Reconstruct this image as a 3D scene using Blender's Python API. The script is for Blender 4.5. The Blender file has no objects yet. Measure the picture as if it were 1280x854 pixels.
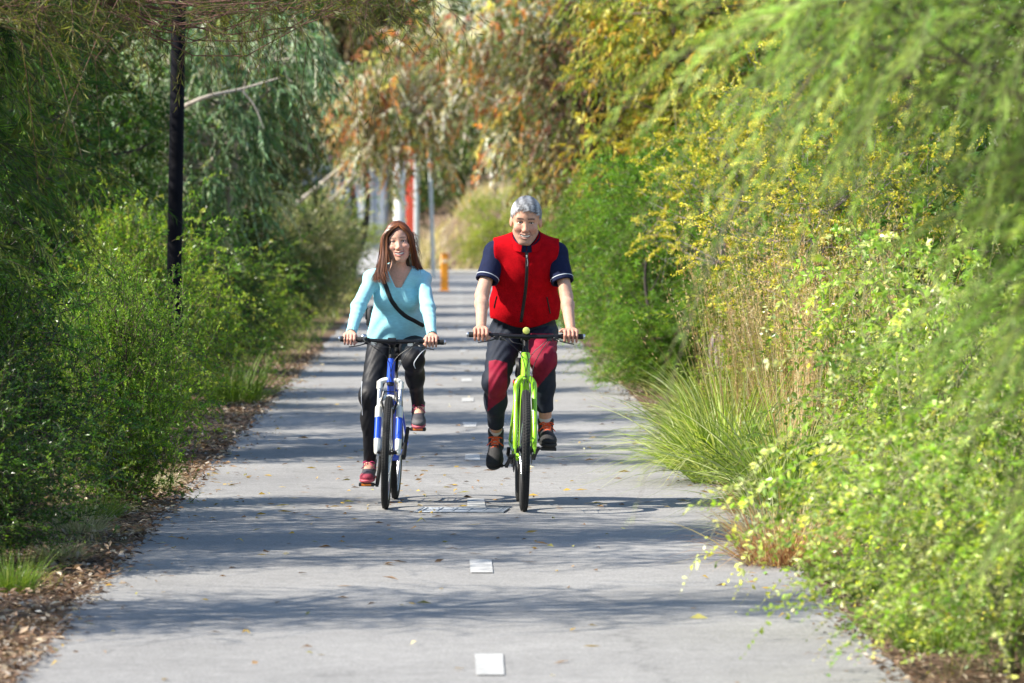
import bpy, math, random
import numpy as np
from mathutils import Vector, Matrix, Euler
RAD = math.radians
SC = bpy.context.scene
COL = SC.collection

# ------------------------------------------------------------------ objects
def build_mesh(name, V, polys, col=None, smooth=True):
    V = np.asarray(V, dtype=np.float32).reshape(-1, 3)
    polys = [np.asarray(p, dtype=np.int32) for p in polys if len(p)]
    me = bpy.data.meshes.new(name)
    nl = sum(p.size for p in polys); nf = sum(len(p) for p in polys)
    me.vertices.add(len(V)); me.vertices.foreach_set('co', V.ravel())
    me.loops.add(nl); me.polygons.add(nf)
    if nf:
        me.loops.foreach_set('vertex_index', np.concatenate([p.ravel() for p in polys]))
        tot = np.concatenate([np.full(len(p), p.shape[1], np.int32) for p in polys])
        me.polygons.foreach_set('loop_start', np.concatenate([[0], np.cumsum(tot)[:-1]]).astype(np.int32))
        me.polygons.foreach_set('use_smooth', np.full(nf, bool(smooth)))
    me.update(calc_edges=True)
    if col is not None:
        a = me.color_attributes.new('Col', 'FLOAT_COLOR', 'POINT')
        c = np.ones((len(V), 4), np.float32); c[:, :3] = col
        a.data.foreach_set('color', c.ravel())
    return me

def link(name, me, mat=None, parent=None):
    o = bpy.data.objects.new(name, me)
    COL.objects.link(o)
    if mat is not None and me is not None and len(me.materials) == 0:
        me.materials.append(mat)
    if parent is not None:
        o.parent = parent
    return o

def tag(o, label=None, cat=None, group=None, kind=None):
    if label: o['label'] = label
    if cat: o['category'] = cat
    if group: o['group'] = group
    if kind: o['kind'] = kind
    return o

def empty(name, loc=(0, 0, 0), rot=(0, 0, 0), parent=None):
    o = bpy.data.objects.new(name, None); COL.objects.link(o)
    o.location = loc; o.rotation_euler = rot; o.empty_display_size = .1
    if parent: o.parent = parent
    return o

# ------------------------------------------------------------------ mesh collector
class MB:
    def __init__(self): self.V = []; self.P = []; self.C = []; self.n = 0
    def add(self, V, polys, col=None):
        V = np.asarray(V, float).reshape(-1, 3)
        self.V.append(V)
        for p in polys:
            p = np.asarray(p, int)
            if len(p): self.P.append(p + self.n)
        self.C.append(np.tile(np.asarray(col if col is not None else (.5, .5, .5), float), (len(V), 1)) if np.ndim(col) < 2 else np.asarray(col, float))
        self.n += len(V); return self
    def tube(self, pts, rad, sides=10, caps=True, closed=False, col=None, flat=1.0, up=None):
        pts = np.asarray(pts, float); n = len(pts)
        rad = np.broadcast_to(np.asarray(rad, float), (n,))
        if closed: tan = np.roll(pts, -1, 0) - np.roll(pts, 1, 0)
        else: tan = np.gradient(pts, axis=0)
        tan /= np.linalg.norm(tan, axis=1, keepdims=True) + 1e-12
        ref = np.array(up if up is not None else ((0, 0, 1) if abs(tan[0, 2]) < .9 else (1, 0, 0)), float)
        A = np.zeros_like(pts); u = ref
        for i in range(n):
            u = u - tan[i] * np.dot(u, tan[i]); u /= np.linalg.norm(u) + 1e-12; A[i] = u
        B = np.cross(tan, A)
        th = np.linspace(0, 2 * np.pi, sides, endpoint=False)
        V = pts[:, None] + rad[:, None, None] * (np.cos(th)[None, :, None] * A[:, None] * flat + np.sin(th)[None, :, None] * B[:, None])
        V = V.reshape(-1, 3)
        i = np.arange(n if closed else n - 1)[:, None]; j = np.arange(sides)[None]
        i2 = (i + 1) % n; j2 = (j + 1) % sides
        q = np.stack([i * sides + j, i * sides + j2, i2 * sides + j2, i2 * sides + j], -1).reshape(-1, 4)
        P = [q]
        if caps and not closed:
            P.append(np.arange(sides)[::-1][None]); P.append((np.arange(sides) + (n - 1) * sides)[None])
        return self.add(V, P, col)
    def box(self, c, s, rot=None, bev=None, col=None):
        c = np.asarray(c, float); h = np.asarray(s, float) / 2
        b = min(h) * .18 if bev is None else min(bev, min(h) * .9)
        V = []; idx = {}
        for sx in (-1, 1):
            for sy in (-1, 1):
                for sz in (-1, 1):
                    sg = np.array((sx, sy, sz))
                    for k in range(3):
                        v = h - b; v = v.copy(); v[k] = h[k]
                        idx[(sx, sy, sz, k)] = len(V); V.append(v * sg)
        V = np.array(V); Q = []; T = []
        def orient(f):
            p = V[list(f)]; nrm = np.cross(p[1] - p[0], p[2] - p[0])
            return f if np.dot(nrm, p.mean(0)) > 0 else f[::-1]
        for k in range(3):
            a, d = [m for m in range(3) if m != k]
            for s in (-1, 1):
                f = []
                for (u, w) in ((-1, -1), (1, -1), (1, 1), (-1, 1)):
                    g = [0, 0, 0]; g[k] = s; g[a] = u; g[d] = w; f.append(idx[(*g, k)])
                Q.append(orient(f))
            for u in (-1, 1):
                for w in (-1, 1):
                    g1 = [0, 0, 0]; g2 = [0, 0, 0]
                    g1[k] = -1; g2[k] = 1
                    for g in (g1, g2): g[a] = u; g[d] = w
                    Q.append(orient([idx[(*g1, a)], idx[(*g2, a)], idx[(*g2, d)], idx[(*g1, d)]]))
        for sx in (-1, 1):
            for sy in (-1, 1):
                for sz in (-1, 1): T.append(orient([idx[(sx, sy, sz, k)] for k in range(3)]))
        if rot is not None: V = V @ np.array(rot).T
        return self.add(V + c, [Q, T], col)
    def lathe(self, prof, origin=(0, 0, 0), axis=(0, 0, 1), n=16, col=None, caps=True):
        prof = np.asarray(prof, float); w = np.asarray(axis, float); w /= np.linalg.norm(w)
        u = np.cross(w, (0, 0, 1) if abs(w[2]) < .9 else (1, 0, 0)); u /= np.linalg.norm(u); v = np.cross(w, u)
        th = np.linspace(0, 2 * np.pi, n, endpoint=False)
        V = np.asarray(origin, float) + prof[:, 0][:, None, None] * (np.cos(th)[None, :, None] * u + np.sin(th)[None, :, None] * v) + prof[:, 1][:, None, None] * w
        m = len(prof); i = np.arange(m - 1)[:, None]; j = np.arange(n)[None]; j2 = (j + 1) % n
        q = np.stack([i * n + j, i * n + j2, (i + 1) * n + j2, (i + 1) * n + j], -1).reshape(-1, 4)
        P = [q]
        if caps: P += [np.arange(n)[::-1][None], (np.arange(n) + (m - 1) * n)[None]]
        return self.add(V.reshape(-1, 3), P, col)
    def ball(self, c, r, n=14, m=9, col=None, rot=None):
        r = np.broadcast_to(np.asarray(r, float), (3,))
        ph = np.linspace(.02, np.pi - .02, m)
        th = np.linspace(0, 2 * np.pi, n, endpoint=False)
        V = np.stack([np.sin(ph)[:, None] * np.cos(th), np.sin(ph)[:, None] * np.sin(th), np.repeat(np.cos(ph)[:, None], n, 1)], -1).reshape(-1, 3) * r
        if rot is not None: V = V @ np.array(rot).T
        i = np.arange(m - 1)[:, None]; j = np.arange(n)[None]; j2 = (j + 1) % n
        q = np.stack([i * n + j, (i + 1) * n + j, (i + 1) * n + j2, i * n + j2], -1).reshape(-1, 4)
        return self.add(V + np.asarray(c, float), [q, np.arange(n)[None], (np.arange(n) + (m - 1) * n)[::-1][None]], col)
    def build(self, name, mat, parent=None, smooth=True, usecol=False):
        me = build_mesh(name, np.concatenate(self.V), self._group(), np.concatenate(self.C) if usecol else None, smooth)
        if smooth: sharp(me)
        return link(name, me, mat, parent)
    def _group(self):
        d = {}
        for p in self.P: d.setdefault(p.shape[1], []).append(p)
        return [np.concatenate(v) for v in d.values()]

def sharp(me, ang=38):
    try: me.set_sharp_from_angle(angle=RAD(ang))
    except Exception: pass

def spline(pts, n=16):
    """Catmull-Rom through the points"""
    P = np.asarray(pts, float); P = np.vstack([2 * P[0] - P[1], P, 2 * P[-1] - P[-2]])
    out = []; m = len(P) - 3
    for k in np.linspace(0, m, n):
        i = min(int(k), m - 1); t = k - i
        a, b, c, d = P[i:i + 4]
        out.append(.5 * ((2 * b) + (c - a) * t + (2 * a - 5 * b + 4 * c - d) * t * t + (3 * b - a - 3 * c + d) * t ** 3))
    return np.array(out)

# ------------------------------------------------------------------ materials
def _nt(name):
    m = bpy.data.materials.new(name); m.use_nodes = True
    nt = m.node_tree; b = nt.nodes['Principled BSDF']
    return m, nt, b

def mat(name, col, rough=.5, metal=0., spec=.5, var=.0, vscale=30., bump=0., bscale=200., usecol=False, coat=0., stretch=None, sheen=0., sss=0.):
    m, nt, b = _nt(name); N = nt.nodes; L = nt.links
    b.inputs['Roughness'].default_value = rough; b.inputs['Metallic'].default_value = metal
    b.inputs['Specular IOR Level'].default_value = spec
    b.inputs['Coat Weight'].default_value = coat; b.inputs['Sheen Weight'].default_value = sheen
    if sss:
        b.inputs['Subsurface Weight'].default_value = sss
        b.inputs['Subsurface Radius'].default_value = (1., .35, .2); b.inputs['Subsurface Scale'].default_value = .008
    tc = N.new('ShaderNodeTexCoord'); src = tc.outputs['Object']
    if stretch:
        mp = N.new('ShaderNodeMapping'); mp.inputs['Scale'].default_value = stretch
        L.new(src, mp.inputs['Vector']); src = mp.outputs['Vector']
    if usecol:
        at = N.new('ShaderNodeVertexColor'); at.layer_name = 'Col'; base = at.outputs['Color']
    else:
        rgb = N.new('ShaderNodeRGB'); rgb.outputs[0].default_value = (*col, 1); base = rgb.outputs[0]
    if var:
        nz = N.new('ShaderNodeTexNoise'); nz.inputs['Scale'].default_value = vscale; nz.inputs['Detail'].default_value = 5
        L.new(src, nz.inputs['Vector'])
        mr = N.new('ShaderNodeMapRange'); mr.inputs['From Min'].default_value = .3; mr.inputs['From Max'].default_value = .7
        mr.inputs['To Min'].default_value = 1 - var; mr.inputs['To Max'].default_value = 1 + var
        L.new(nz.outputs['Fac'], mr.inputs['Value'])
        mx = N.new('ShaderNodeVectorMath'); mx.operation = 'SCALE'
        L.new(base, mx.inputs[0]); L.new(mr.outputs[0], mx.inputs['Scale']); base = mx.outputs['Vector']
    L.new(base, b.inputs['Base Color'])
    if bump:
        n2 = N.new('ShaderNodeTexNoise'); n2.inputs['Scale'].default_value = bscale; n2.inputs['Detail'].default_value = 4
        L.new(src, n2.inputs['Vector'])
        bp = N.new('ShaderNodeBump'); bp.inputs['Strength'].default_value = bump; bp.inputs['Distance'].default_value = .01
        L.new(n2.outputs['Fac'], bp.inputs['Height']); L.new(bp.outputs['Normal'], b.inputs['Normal'])
    return m

def leaf_mat(name, trans=.35, rough=.45, spec=.4, warm=(1.25, 1.25, .45), gain=1.0):
    """thin leaf: per-leaf colour, light passing through it"""
    m, nt, b = _nt(name); N = nt.nodes; L = nt.links
    at = N.new('ShaderNodeVertexColor'); at.layer_name = 'Col'
    sc = N.new('ShaderNodeVectorMath'); sc.operation = 'SCALE'; sc.inputs['Scale'].default_value = gain
    L.new(at.outputs['Color'], sc.inputs[0])
    L.new(sc.outputs['Vector'], b.inputs['Base Color'])
    b.inputs['Roughness'].default_value = rough; b.inputs['Specular IOR Level'].default_value = spec
    tr = N.new('ShaderNodeBsdfTranslucent')
    mu = N.new('ShaderNodeVectorMath'); mu.operation = 'MULTIPLY'; mu.inputs[1].default_value = warm
    L.new(sc.outputs['Vector'], mu.inputs[0]); L.new(mu.outputs['Vector'], tr.inputs['Color'])
    mix = N.new('ShaderNodeMixShader'); mix.inputs['Fac'].default_value = trans
    L.new(b.outputs[0], mix.inputs[1]); L.new(tr.outputs[0], mix.inputs[2])
    L.new(mix.outputs[0], N['Material Output'].inputs['Surface'])
    return m

# ------------------------------------------------------------------ the camera (defined here so that distances can be worked out)
CAM_H = 1.75; F_PX = 6150.0; VPX, VPY = 566., 264.
# ------------------------------------------------------------------ signed distance modelling for the two riders
def vlen(v): return np.sqrt((v * v).sum(-1))
def cone(a, b, r1, r2=None):
    a = np.asarray(a, float); b = np.asarray(b, float); r2 = r1 if r2 is None else r2
    ab = b - a; L2 = float(ab @ ab) + 1e-12
    def f(P):
        t = np.clip(((P - a) @ ab) / L2, 0, 1)
        return vlen(P - a - t[:, None] * ab) - (r1 + (r2 - r1) * t)
    return f
def ell(c, r, M=None):
    c = np.asarray(c, float); r = np.asarray(r, float); M = None if M is None else np.asarray(M, float)
    def f(P):
        q = P - c
        if M is not None: q = q @ M          # columns of M are the ellipsoid's own axes
        k0 = vlen(q / r); k1 = vlen(q / (r * r))
        return k0 * (k0 - 1) / np.maximum(k1, 1e-9)
    return f
def smin(a, b, k):
    h = np.clip(.5 + .5 * (b - a) / k, 0, 1)
    return b + (a - b) * h - k * h * (1 - h)
def union(fs, k=.02):
    def f(P):
        d = fs[0](P)
        for g in fs[1:]: d = smin(d, g(P), k)
        return d
    return f
def off(f, e): return lambda P: f(P) - e
def cut(f, g): return lambda P: np.maximum(f(P), g(P))
def sub(f, g, k=.004):
    return lambda P: -smin(-f(P), g(P), k)
def plane(p, n):
    p = np.asarray(p, float); n = np.asarray(n, float) / np.linalg.norm(n)
    return lambda P: (P - p) @ n

def sdf_mesh(f, lo, hi, h, slack=1.5):
    lo = np.asarray(lo, float); hi = np.asarray(hi, float); B = 8
    nb = np.ceil((hi - lo) / (h * B)).astype(int); n = nb * B
    bi = np.stack(np.meshgrid(*[np.arange(k) for k in nb], indexing='ij'), -1).reshape(-1, 3)
    cen = lo + (bi + .5) * B * h
    dc = f(cen)
    act = np.abs(dc) < B * h * .87 * slack + .01
    D = np.empty(tuple(n), np.float32)
    D.reshape(nb[0], B, nb[1], B, nb[2], B)[:] = np.where(dc < 0, -1., 1.).reshape(tuple(nb))[:, None, :, None, :, None]
    loc = np.stack(np.meshgrid(*[np.arange(B)] * 3, indexing='ij'), -1).reshape(-1, 3)
    ai = bi[act]
    for s in range(0, len(ai), 400):
        g = (ai[s:s + 400, None] * B + loc[None]).reshape(-1, 3)
        D[g[:, 0], g[:, 1], g[:, 2]] = f(lo + g * h)
    ins = D < 0
    c = ins[:-1, :-1, :-1].astype(np.int8)
    sl = (slice(None, -1), slice(1, None))
    cnt = np.zeros(tuple(n - 1), np.int8)
    for a in (0, 1):
        for b in (0, 1):
            for d in (0, 1): cnt += ins[sl[a], sl[b], sl[d]]
    cells = np.argwhere((cnt > 0) & (cnt < 8))
    vid = np.full(tuple(n - 1), -1, np.int32); vid[tuple(cells.T)] = np.arange(len(cells))
    acc = np.zeros((len(cells), 3)); w = np.zeros(len(cells))
    for ax in range(3):
        o1, o2 = [k for k in range(3) if k != ax]
        for u in (0, 1):
            for v in (0, 1):
                a = cells.copy(); a[:, o1] += u; a[:, o2] += v; b = a.copy(); b[:, ax] += 1
                va = D[tuple(a.T)].astype(float); vb = D[tuple(b.T)].astype(float)
                m = (va < 0) != (vb < 0)
                t = np.where(m, va / np.where(m, va - vb, 1), 0)
                p = a.astype(float); p[:, ax] += t
                acc[m] += p[m]; w[m] += 1
    V = lo + acc / w[:, None] * h
    Q = []
    for ax in range(3):
        o1, o2 = (ax + 1) % 3, (ax + 2) % 3
        s0 = [slice(None)] * 3; s1 = [slice(None)] * 3
        s0[ax] = slice(None, -1); s1[ax] = slice(1, None)
        A = ins[tuple(s0)]; Bm = ins[tuple(s1)]
        e = np.argwhere(A != Bm)
        e = e[(e[:, o1] > 0) & (e[:, o2] > 0) & (e[:, o1] < n[o1] - 1) & (e[:, o2] < n[o2] - 1) & (e[:, ax] < n[ax] - 1)]
        flip = ~ins[tuple(e.T)]
        def cell(d1, d2):
            g = e.copy(); g[:, o1] -= d1; g[:, o2] -= d2; return vid[tuple(g.T)]
        q = np.stack([cell(1, 1), cell(0, 1), cell(0, 0), cell(1, 0)], 1)
        q[flip] = q[flip][:, ::-1]
        Q.append(q)
    Q = np.concatenate(Q); Q = Q[(Q >= 0).all(1)]
    return V, Q

def sdf_obj(name, f, lo, hi, h, m, parent=None, colf=None, xf=None, slack=1.5):
    V, Q = sdf_mesh(f, lo, hi, h, slack)
    col = colf(V) if colf is not None else None
    if xf is not None: V = V @ np.asarray(xf)[:3, :3].T + np.asarray(xf)[:3, 3]
    return link(name, build_mesh(name, V, [Q], col, True), m, parent)

def front_y(f, x, z, y0=-.6, n=90):
    """first point of the surface met when moving backwards (+y) from the front"""
    P = np.array([[x, y0, z]], float)
    for _ in range(n):
        d = float(f(P)[0])
        if abs(d) < .0005: break
        P[0, 1] += d * .8
    return P[0]

def vnoise(P, s, seed=0):
    """cheap smooth noise, -1..1"""
    q = P * s + seed * 7.31
    return (np.sin(q[:, 0] * 1.7 + 1.3 * np.sin(q[:, 1] * 1.1 + seed)) + np.sin(q[:, 1] * 1.9 + 1.1 * np.sin(q[:, 2] * 1.3)) + np.sin(q[:, 2] * 1.5 + 1.2 * np.sin(q[:, 0] * 1.2))) / 3
def sstep(a, b, x):
    t = np.clip((x - a) / (b - a), 0, 1); return t * t * (3 - 2 * t)
def blend(C, col, w): return C * (1 - w[:, None]) + np.asarray(col, float) * w[:, None]
# ------------------------------------------------------------------ heads, hands and bodies
def rotm(yaw=0, pitch=0, roll=0):
    """pitch > 0 nods the face down, roll > 0 tips the crown towards +x, yaw > 0 turns the face towards +x"""
    return np.array(Matrix.Rotation(RAD(yaw), 3, 'Z') @ Matrix.Rotation(RAD(roll), 3, 'Y') @ Matrix.Rotation(RAD(pitch), 3, 'X'))

def head_sdf(man):
    jw = .050 if man else .046
    cw = .019 if man else .013
    fs = [ell((0, .088, .034), (.076 if man else .073, .097, .085)),
          ell((0, .052, -.035), (.064 if man else .060, .058, .085)),
          ell((0, .030, -.074), (.040, .036, .032)),
          cone((-jw, .075, -.060), (-cw, .022, -.108 if man else -.103), .020, .017),
          cone((jw, .075, -.060), (cw, .022, -.108 if man else -.103), .020, .017),
          ell((0, .016, -.108 if man else -.104), (.022 if man else .016, .016, .014)),
          ell((-.038, .020, -.031), (.026, .022, .021)), ell((.038, .020, -.031), (.026, .022, .021)),
          cone((-.040, .014, .021), (.040, .014, .021), .012 if man else .009)]
    base = union(fs, .018)
    nose = union([cone((0, .006, .006), (0, -.016, -.034), .008, .0105), ell((0, -.018, -.040), (.0110 if man else .0095, .0105 if man else .009, .0095 if man else .0085)),
                  ell((-.0115, -.004, -.042), (.008, .010, .0075)), ell((.0115, -.004, -.042), (.008, .010, .0075))], .008)
    sock = union([ell((-.031, -.002, .001), (.017, .012, .011)), ell((.031, -.002, .001), (.017, .012, .011))], .004)
    lids = union([ell((s * .031, .0125, z), (.0170, .0135, .0085)) for s in (-1, 1) for z in (.0088, -.0082)], .0015)
    def warp(g): return lambda P: g(np.stack([P[:, 0], P[:, 1] - 6 * P[:, 0] ** 2, P[:, 2] - 9 * P[:, 0] ** 2], 1))
    lips = warp(union([cone((-.030, -.0015, -.066), (0, -.009, -.0645), .0032, .0045), cone((.030, -.0015, -.066), (0, -.009, -.0645), .0032, .0045),
                       cone((-.028, -.001, -.080), (0, -.0075, -.0840), .0032, .0055), cone((.028, -.001, -.080), (0, -.0075, -.0840), .0032, .0055)], .005))
    mouth = warp(ell((0, -.008, -.0735), (.0295, .015, .0070)))
    ears = union([ell((s * (.079 if man else .0745), .085, -.010), (.007, .0165, .028), rotm(yaw=-s * 25)) for s in (-1, 1)], .004)
    folds = union([cone((s * .020, -.004, -.040), (s * .038, .004, -.070), .0030 if man else .0016) for s in (-1, 1)], .003)
    def f(P):
        d = smin(base(P), nose(P), .010)
        d = -smin(-d, sock(P), .008)
        d = smin(d, lids(P), .003)
        d = -smin(-d, folds(P), .004)
        d = smin(d, lips(P), .005)
        d = -smin(-d, mouth(P), .002)
        return smin(d, ears(P), .010)
    return f

def placed(f, c, M, s):
    c = np.asarray(c, float); M = np.asarray(M)
    return lambda P: s * f(((P - c) @ M) / s)

def face_colour(q, C, man):
    """q: head coordinates.  Skin tones, lips, brows, lashes, stubble, painted crease shade"""
    x, y, z = q.T; ax = np.abs(x)
    infront = sstep(.05, .03, y) * sstep(.10, .07, vlen(q - np.array((0, .03, -.03))))
    cheek = np.exp(-(((ax - .040) / .018) ** 2 + ((z + .036) / .018) ** 2)) * infront
    C = blend(C, (.56, .22, .17), .55 * cheek)
    nose = np.exp(-((x / .012) ** 2 + ((z + .038) / .014) ** 2)) * infront
    C = blend(C, (.58, .25, .19), .5 * nose)
    if man:
        st = sstep(-.045, -.062, z) * sstep(-.01, .02, y + .03) * sstep(.085, .06, y) * (1 - .6 * np.exp(-((ax - .05) / .02) ** 2 - ((z + .04) / .02) ** 2)) * sstep(-.15, -.12, z)
        C = blend(C, (.30, .22, .19), .42 * st)
    zz = z - 9 * x * x
    lip = np.exp(-((zz + .0650) / .0035) ** 2) + np.exp(-((zz + .0830) / .0042) ** 2)
    C = blend(C, (.42, .13, .13) if not man else (.40, .17, .15), np.clip(lip, 0, 1) * sstep(.034, .029, ax) * sstep(.016, .002, y) * (.9 if not man else .6))
    inside = np.exp(-((zz + .0735) / .005) ** 2) * sstep(.029, .024, ax) * sstep(-.006, -.002, y) * sstep(.02, .01, y)
    C = blend(C, (.05, .015, .015), np.clip(inside * 1.3, 0, 1))
    brow = np.exp(-((z - .0235 + 4.5 * (ax - .028) ** 2 - .05 * (ax - .03)) / (.0042 if man else .0030)) ** 2) * sstep(.008, .014, ax) * sstep(.052, .044, ax) * sstep(.03, .02, y)
    C = blend(C, (.050, .032, .026) if not man else (.045, .036, .034), (.95 if man else .75) * np.clip(brow * 1.2, 0, 1))
    lash = np.exp(-((z - .0020) / .0036) ** 2 - ((ax - .031) / .0140) ** 4) * sstep(.024, .016, y)
    C = blend(C, (.022, .013, .012), np.clip(lash * 1.3, 0, 1))
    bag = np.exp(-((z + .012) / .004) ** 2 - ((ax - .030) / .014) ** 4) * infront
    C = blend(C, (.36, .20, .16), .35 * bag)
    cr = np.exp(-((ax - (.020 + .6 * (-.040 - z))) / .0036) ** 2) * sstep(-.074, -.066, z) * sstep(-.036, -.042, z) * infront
    C = blend(C, (.24, .10, .08), (.75 if man else .35) * np.clip(cr, 0, 1))  # smile lines darkened: crease shade put into the skin colour
    return C

def hand_sdf(grip, bar, wrist, side, s=1.0, thumb_up=False):
    """a hand closed round a handlebar grip.  bar: unit vector along the bar pointing inward (to the stem)"""
    g = np.asarray(grip, float); b = np.asarray(bar, float); w = np.asarray(wrist, float)
    Y = np.array((0, 1., 0)); Z = np.array((0, 0, 1.))
    def p(i, y, z): return g + b * i * s + Y * y * s + Z * z * s
    palm = union([cone(p(-.030, .020, .026), p(.030, .020, .026), .0155), cone(p(-.026, .042, .030), p(.024, .042, .032), .0165),
                  cone(p(-.004, .058, .036), w, .021, .023)], .020)
    fing = []
    L = (1.0, 1.06, 1.0, .84)
    for k in range(4):
        i = .033 - .022 * k; r = (.0093, .0096, .0092, .0080)[k] * s; q = L[k]
        a0 = p(i * .85, .026, .031); a1 = p(i, -.012 * q, .0290); a2 = p(i, -.0285 * q, .006); a3 = p(i, -.020 * q, -.020 * q); a4 = p(i * .98, .000, -.0275)
        fing.append(union([cone(a0, a1, r * 1.08, r * 1.05), cone(a1, a2, r * 1.05, r * .98), cone(a2, a3, r * .98, r * .92), cone(a3, a4, r * .92, r * .82)], .003))
    fingers = union(fing, .0022)
    if thumb_up:
        th = union([cone(p(.022, .040, .026), p(.044, .016, .034), .0135 * s, .0115 * s), cone(p(.044, .016, .034), p(.060, -.012, .030), .0112 * s, .0088 * s)], .006)
    else:
        th = union([cone(p(.020, .042, .022), p(.046, .020, .012), .0135 * s, .0110 * s), cone(p(.046, .020, .012), p(.047, -.012, -.012), .0108 * s, .0088 * s)], .006)
    def f(P): return smin(smin(palm(P), fingers(P), .008), th(P), .009)
    return f

def torso_frame(H, N):
    H = np.asarray(H, float); N = np.asarray(N, float)
    up = (N - H) / np.linalg.norm(N - H); x = np.array((1., 0, 0)); x -= up * (x @ up); x /= np.linalg.norm(x)
    back = np.cross(up, x)
    return np.stack([x, back, up], 1), np.linalg.norm(N - H)

def rider(J, man):
    """all the distance fields of a seated rider from the joints J"""
    H = np.array(J['hip']); N = np.array(J['neck']); M, L = torso_frame(H, N)
    def T(x, y, t): return H + M @ np.array((x, y, t * L))
    S = {}
    if man:
        tor = [ell(T(0, .01, .02), (.185, .125, .13), M), ell(T(0, -.020, .30), (.190, .135, .20), M), ell(T(0, -.005, .70), (.188, .130, .22), M),
               cone(J['sh'][0], J['sh'][1], .060), cone(T(0, .02, .98), J['sh'][0], .060, .058), cone(T(0, .02, .98), J['sh'][1], .060, .058)]
    else:
        tor = [ell(T(0, .02, .02), (.172, .118, .12), M), ell(T(0, .0, .36), (.132, .100, .20), M), ell(T(0, 0, .72), (.138, .100, .17), M),
               ell(T(-.068, -.075, .66), (.058, .052, .060), M), ell(T(.068, -.075, .66), (.058, .052, .060), M),
               cone(J['sh'][0], J['sh'][1], .042), cone(T(0, .01, .98), J['sh'][0], .040, .038), cone(T(0, .01, .98), J['sh'][1], .040, .038)]
    S['torso'] = union(tor, .032)
    hd = placed(head_sdf(man), J['head'], J['headM'], J['headS'])
    nb = np.array(J['head']) + J['headM'] @ np.array((0, .085, -.075)) * J['headS']
    S['head'] = hd
    S['neck'] = cone(T(0, .0, .97), nb, .058 if man else .046, .050 if man else .043)
    ra = (.050, .043, .041, .029) if man else (.037, .032, .031, .022)
    arms = []; uppers = []; fores = []
    for k in (0, 1):
        sh, el, wr = J['sh'][k], J['el'][k], J['wr'][k]
        u = cone(sh, el, ra[0], ra[1]); fo = union([cone(el, wr, ra[2], ra[3]), ell(np.array(el) * .72 + np.array(wr) * .28, (ra[2] * 1.06,) * 3)], .015)
        uppers.append(u); fores.append(fo); arms.append(union([u, fo], .010))
    S['uppers'] = uppers; S['fores'] = fores
    hands = [hand_sdf(J['grip'][k], J['bar'][k], J['wr'][k], k, J.get('handS', 1.), J['thumb'][k]) for k in (0, 1)]
    rl = (.098, .064, .060, .034) if man else (.086, .054, .052, .030)
    legs = []
    for k in (0, 1):
        hp, kn, an = [np.array(J[q][k]) for q in ('hipj', 'kn', 'an')]
        calf = kn * .68 + an * .32 + np.array((0, .022, 0))
        legs.append(union([cone(hp, kn, rl[0], rl[1]), ell(kn, (rl[1] * 1.02,) * 3), cone(kn, an, rl[2] * .92, rl[3]), ell(calf, (rl[2] * .98, rl[2] * .98, rl[2] * 1.5))], .035))
    S['legs'] = legs
    feet = []
    for k in (0, 1):
        an = np.array(J['an'][k]); tx = J['footM'][k]
        feet.append(cone(an, an + tx[:3, :3] @ np.array((0, -.13, -.055)), .032, .030))
    S['feet'] = feet
    pr = [S['torso'], S['neck']] + arms + legs + feet
    allu = union(pr, .022)
    def skin(P):
        d = allu(P)
        if man: d = d + .014 * sstep(1.545, 1.50, P[:, 2]) * sstep(1.02, 1.12, P[:, 2]) * sstep(.225, .185, np.abs(P[:, 0]))
        d = smin(d, hd(P), .014)
        for hnd in hands: d = smin(d, hnd(P), .008)
        return d
    S['skin'] = skin; S['T'] = T; S['M'] = M; S['L'] = L
    return S

def foot_matrix(ball, pitch, yaw):
    """shoe coordinates: sole at z = 0, ball of the foot at (0,-.09,0); pitch > 0 points the toe down"""
    M = np.eye(4); Rm = np.array(Matrix.Rotation(RAD(yaw), 3, 'Z') @ Matrix.Rotation(RAD(pitch), 3, 'X'))
    M[:3, :3] = Rm; M[:3, 3] = np.array(ball) - Rm @ np.array((0, -.09, 0)); return M
ANKLE = np.array((0, .045, .095))

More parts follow.
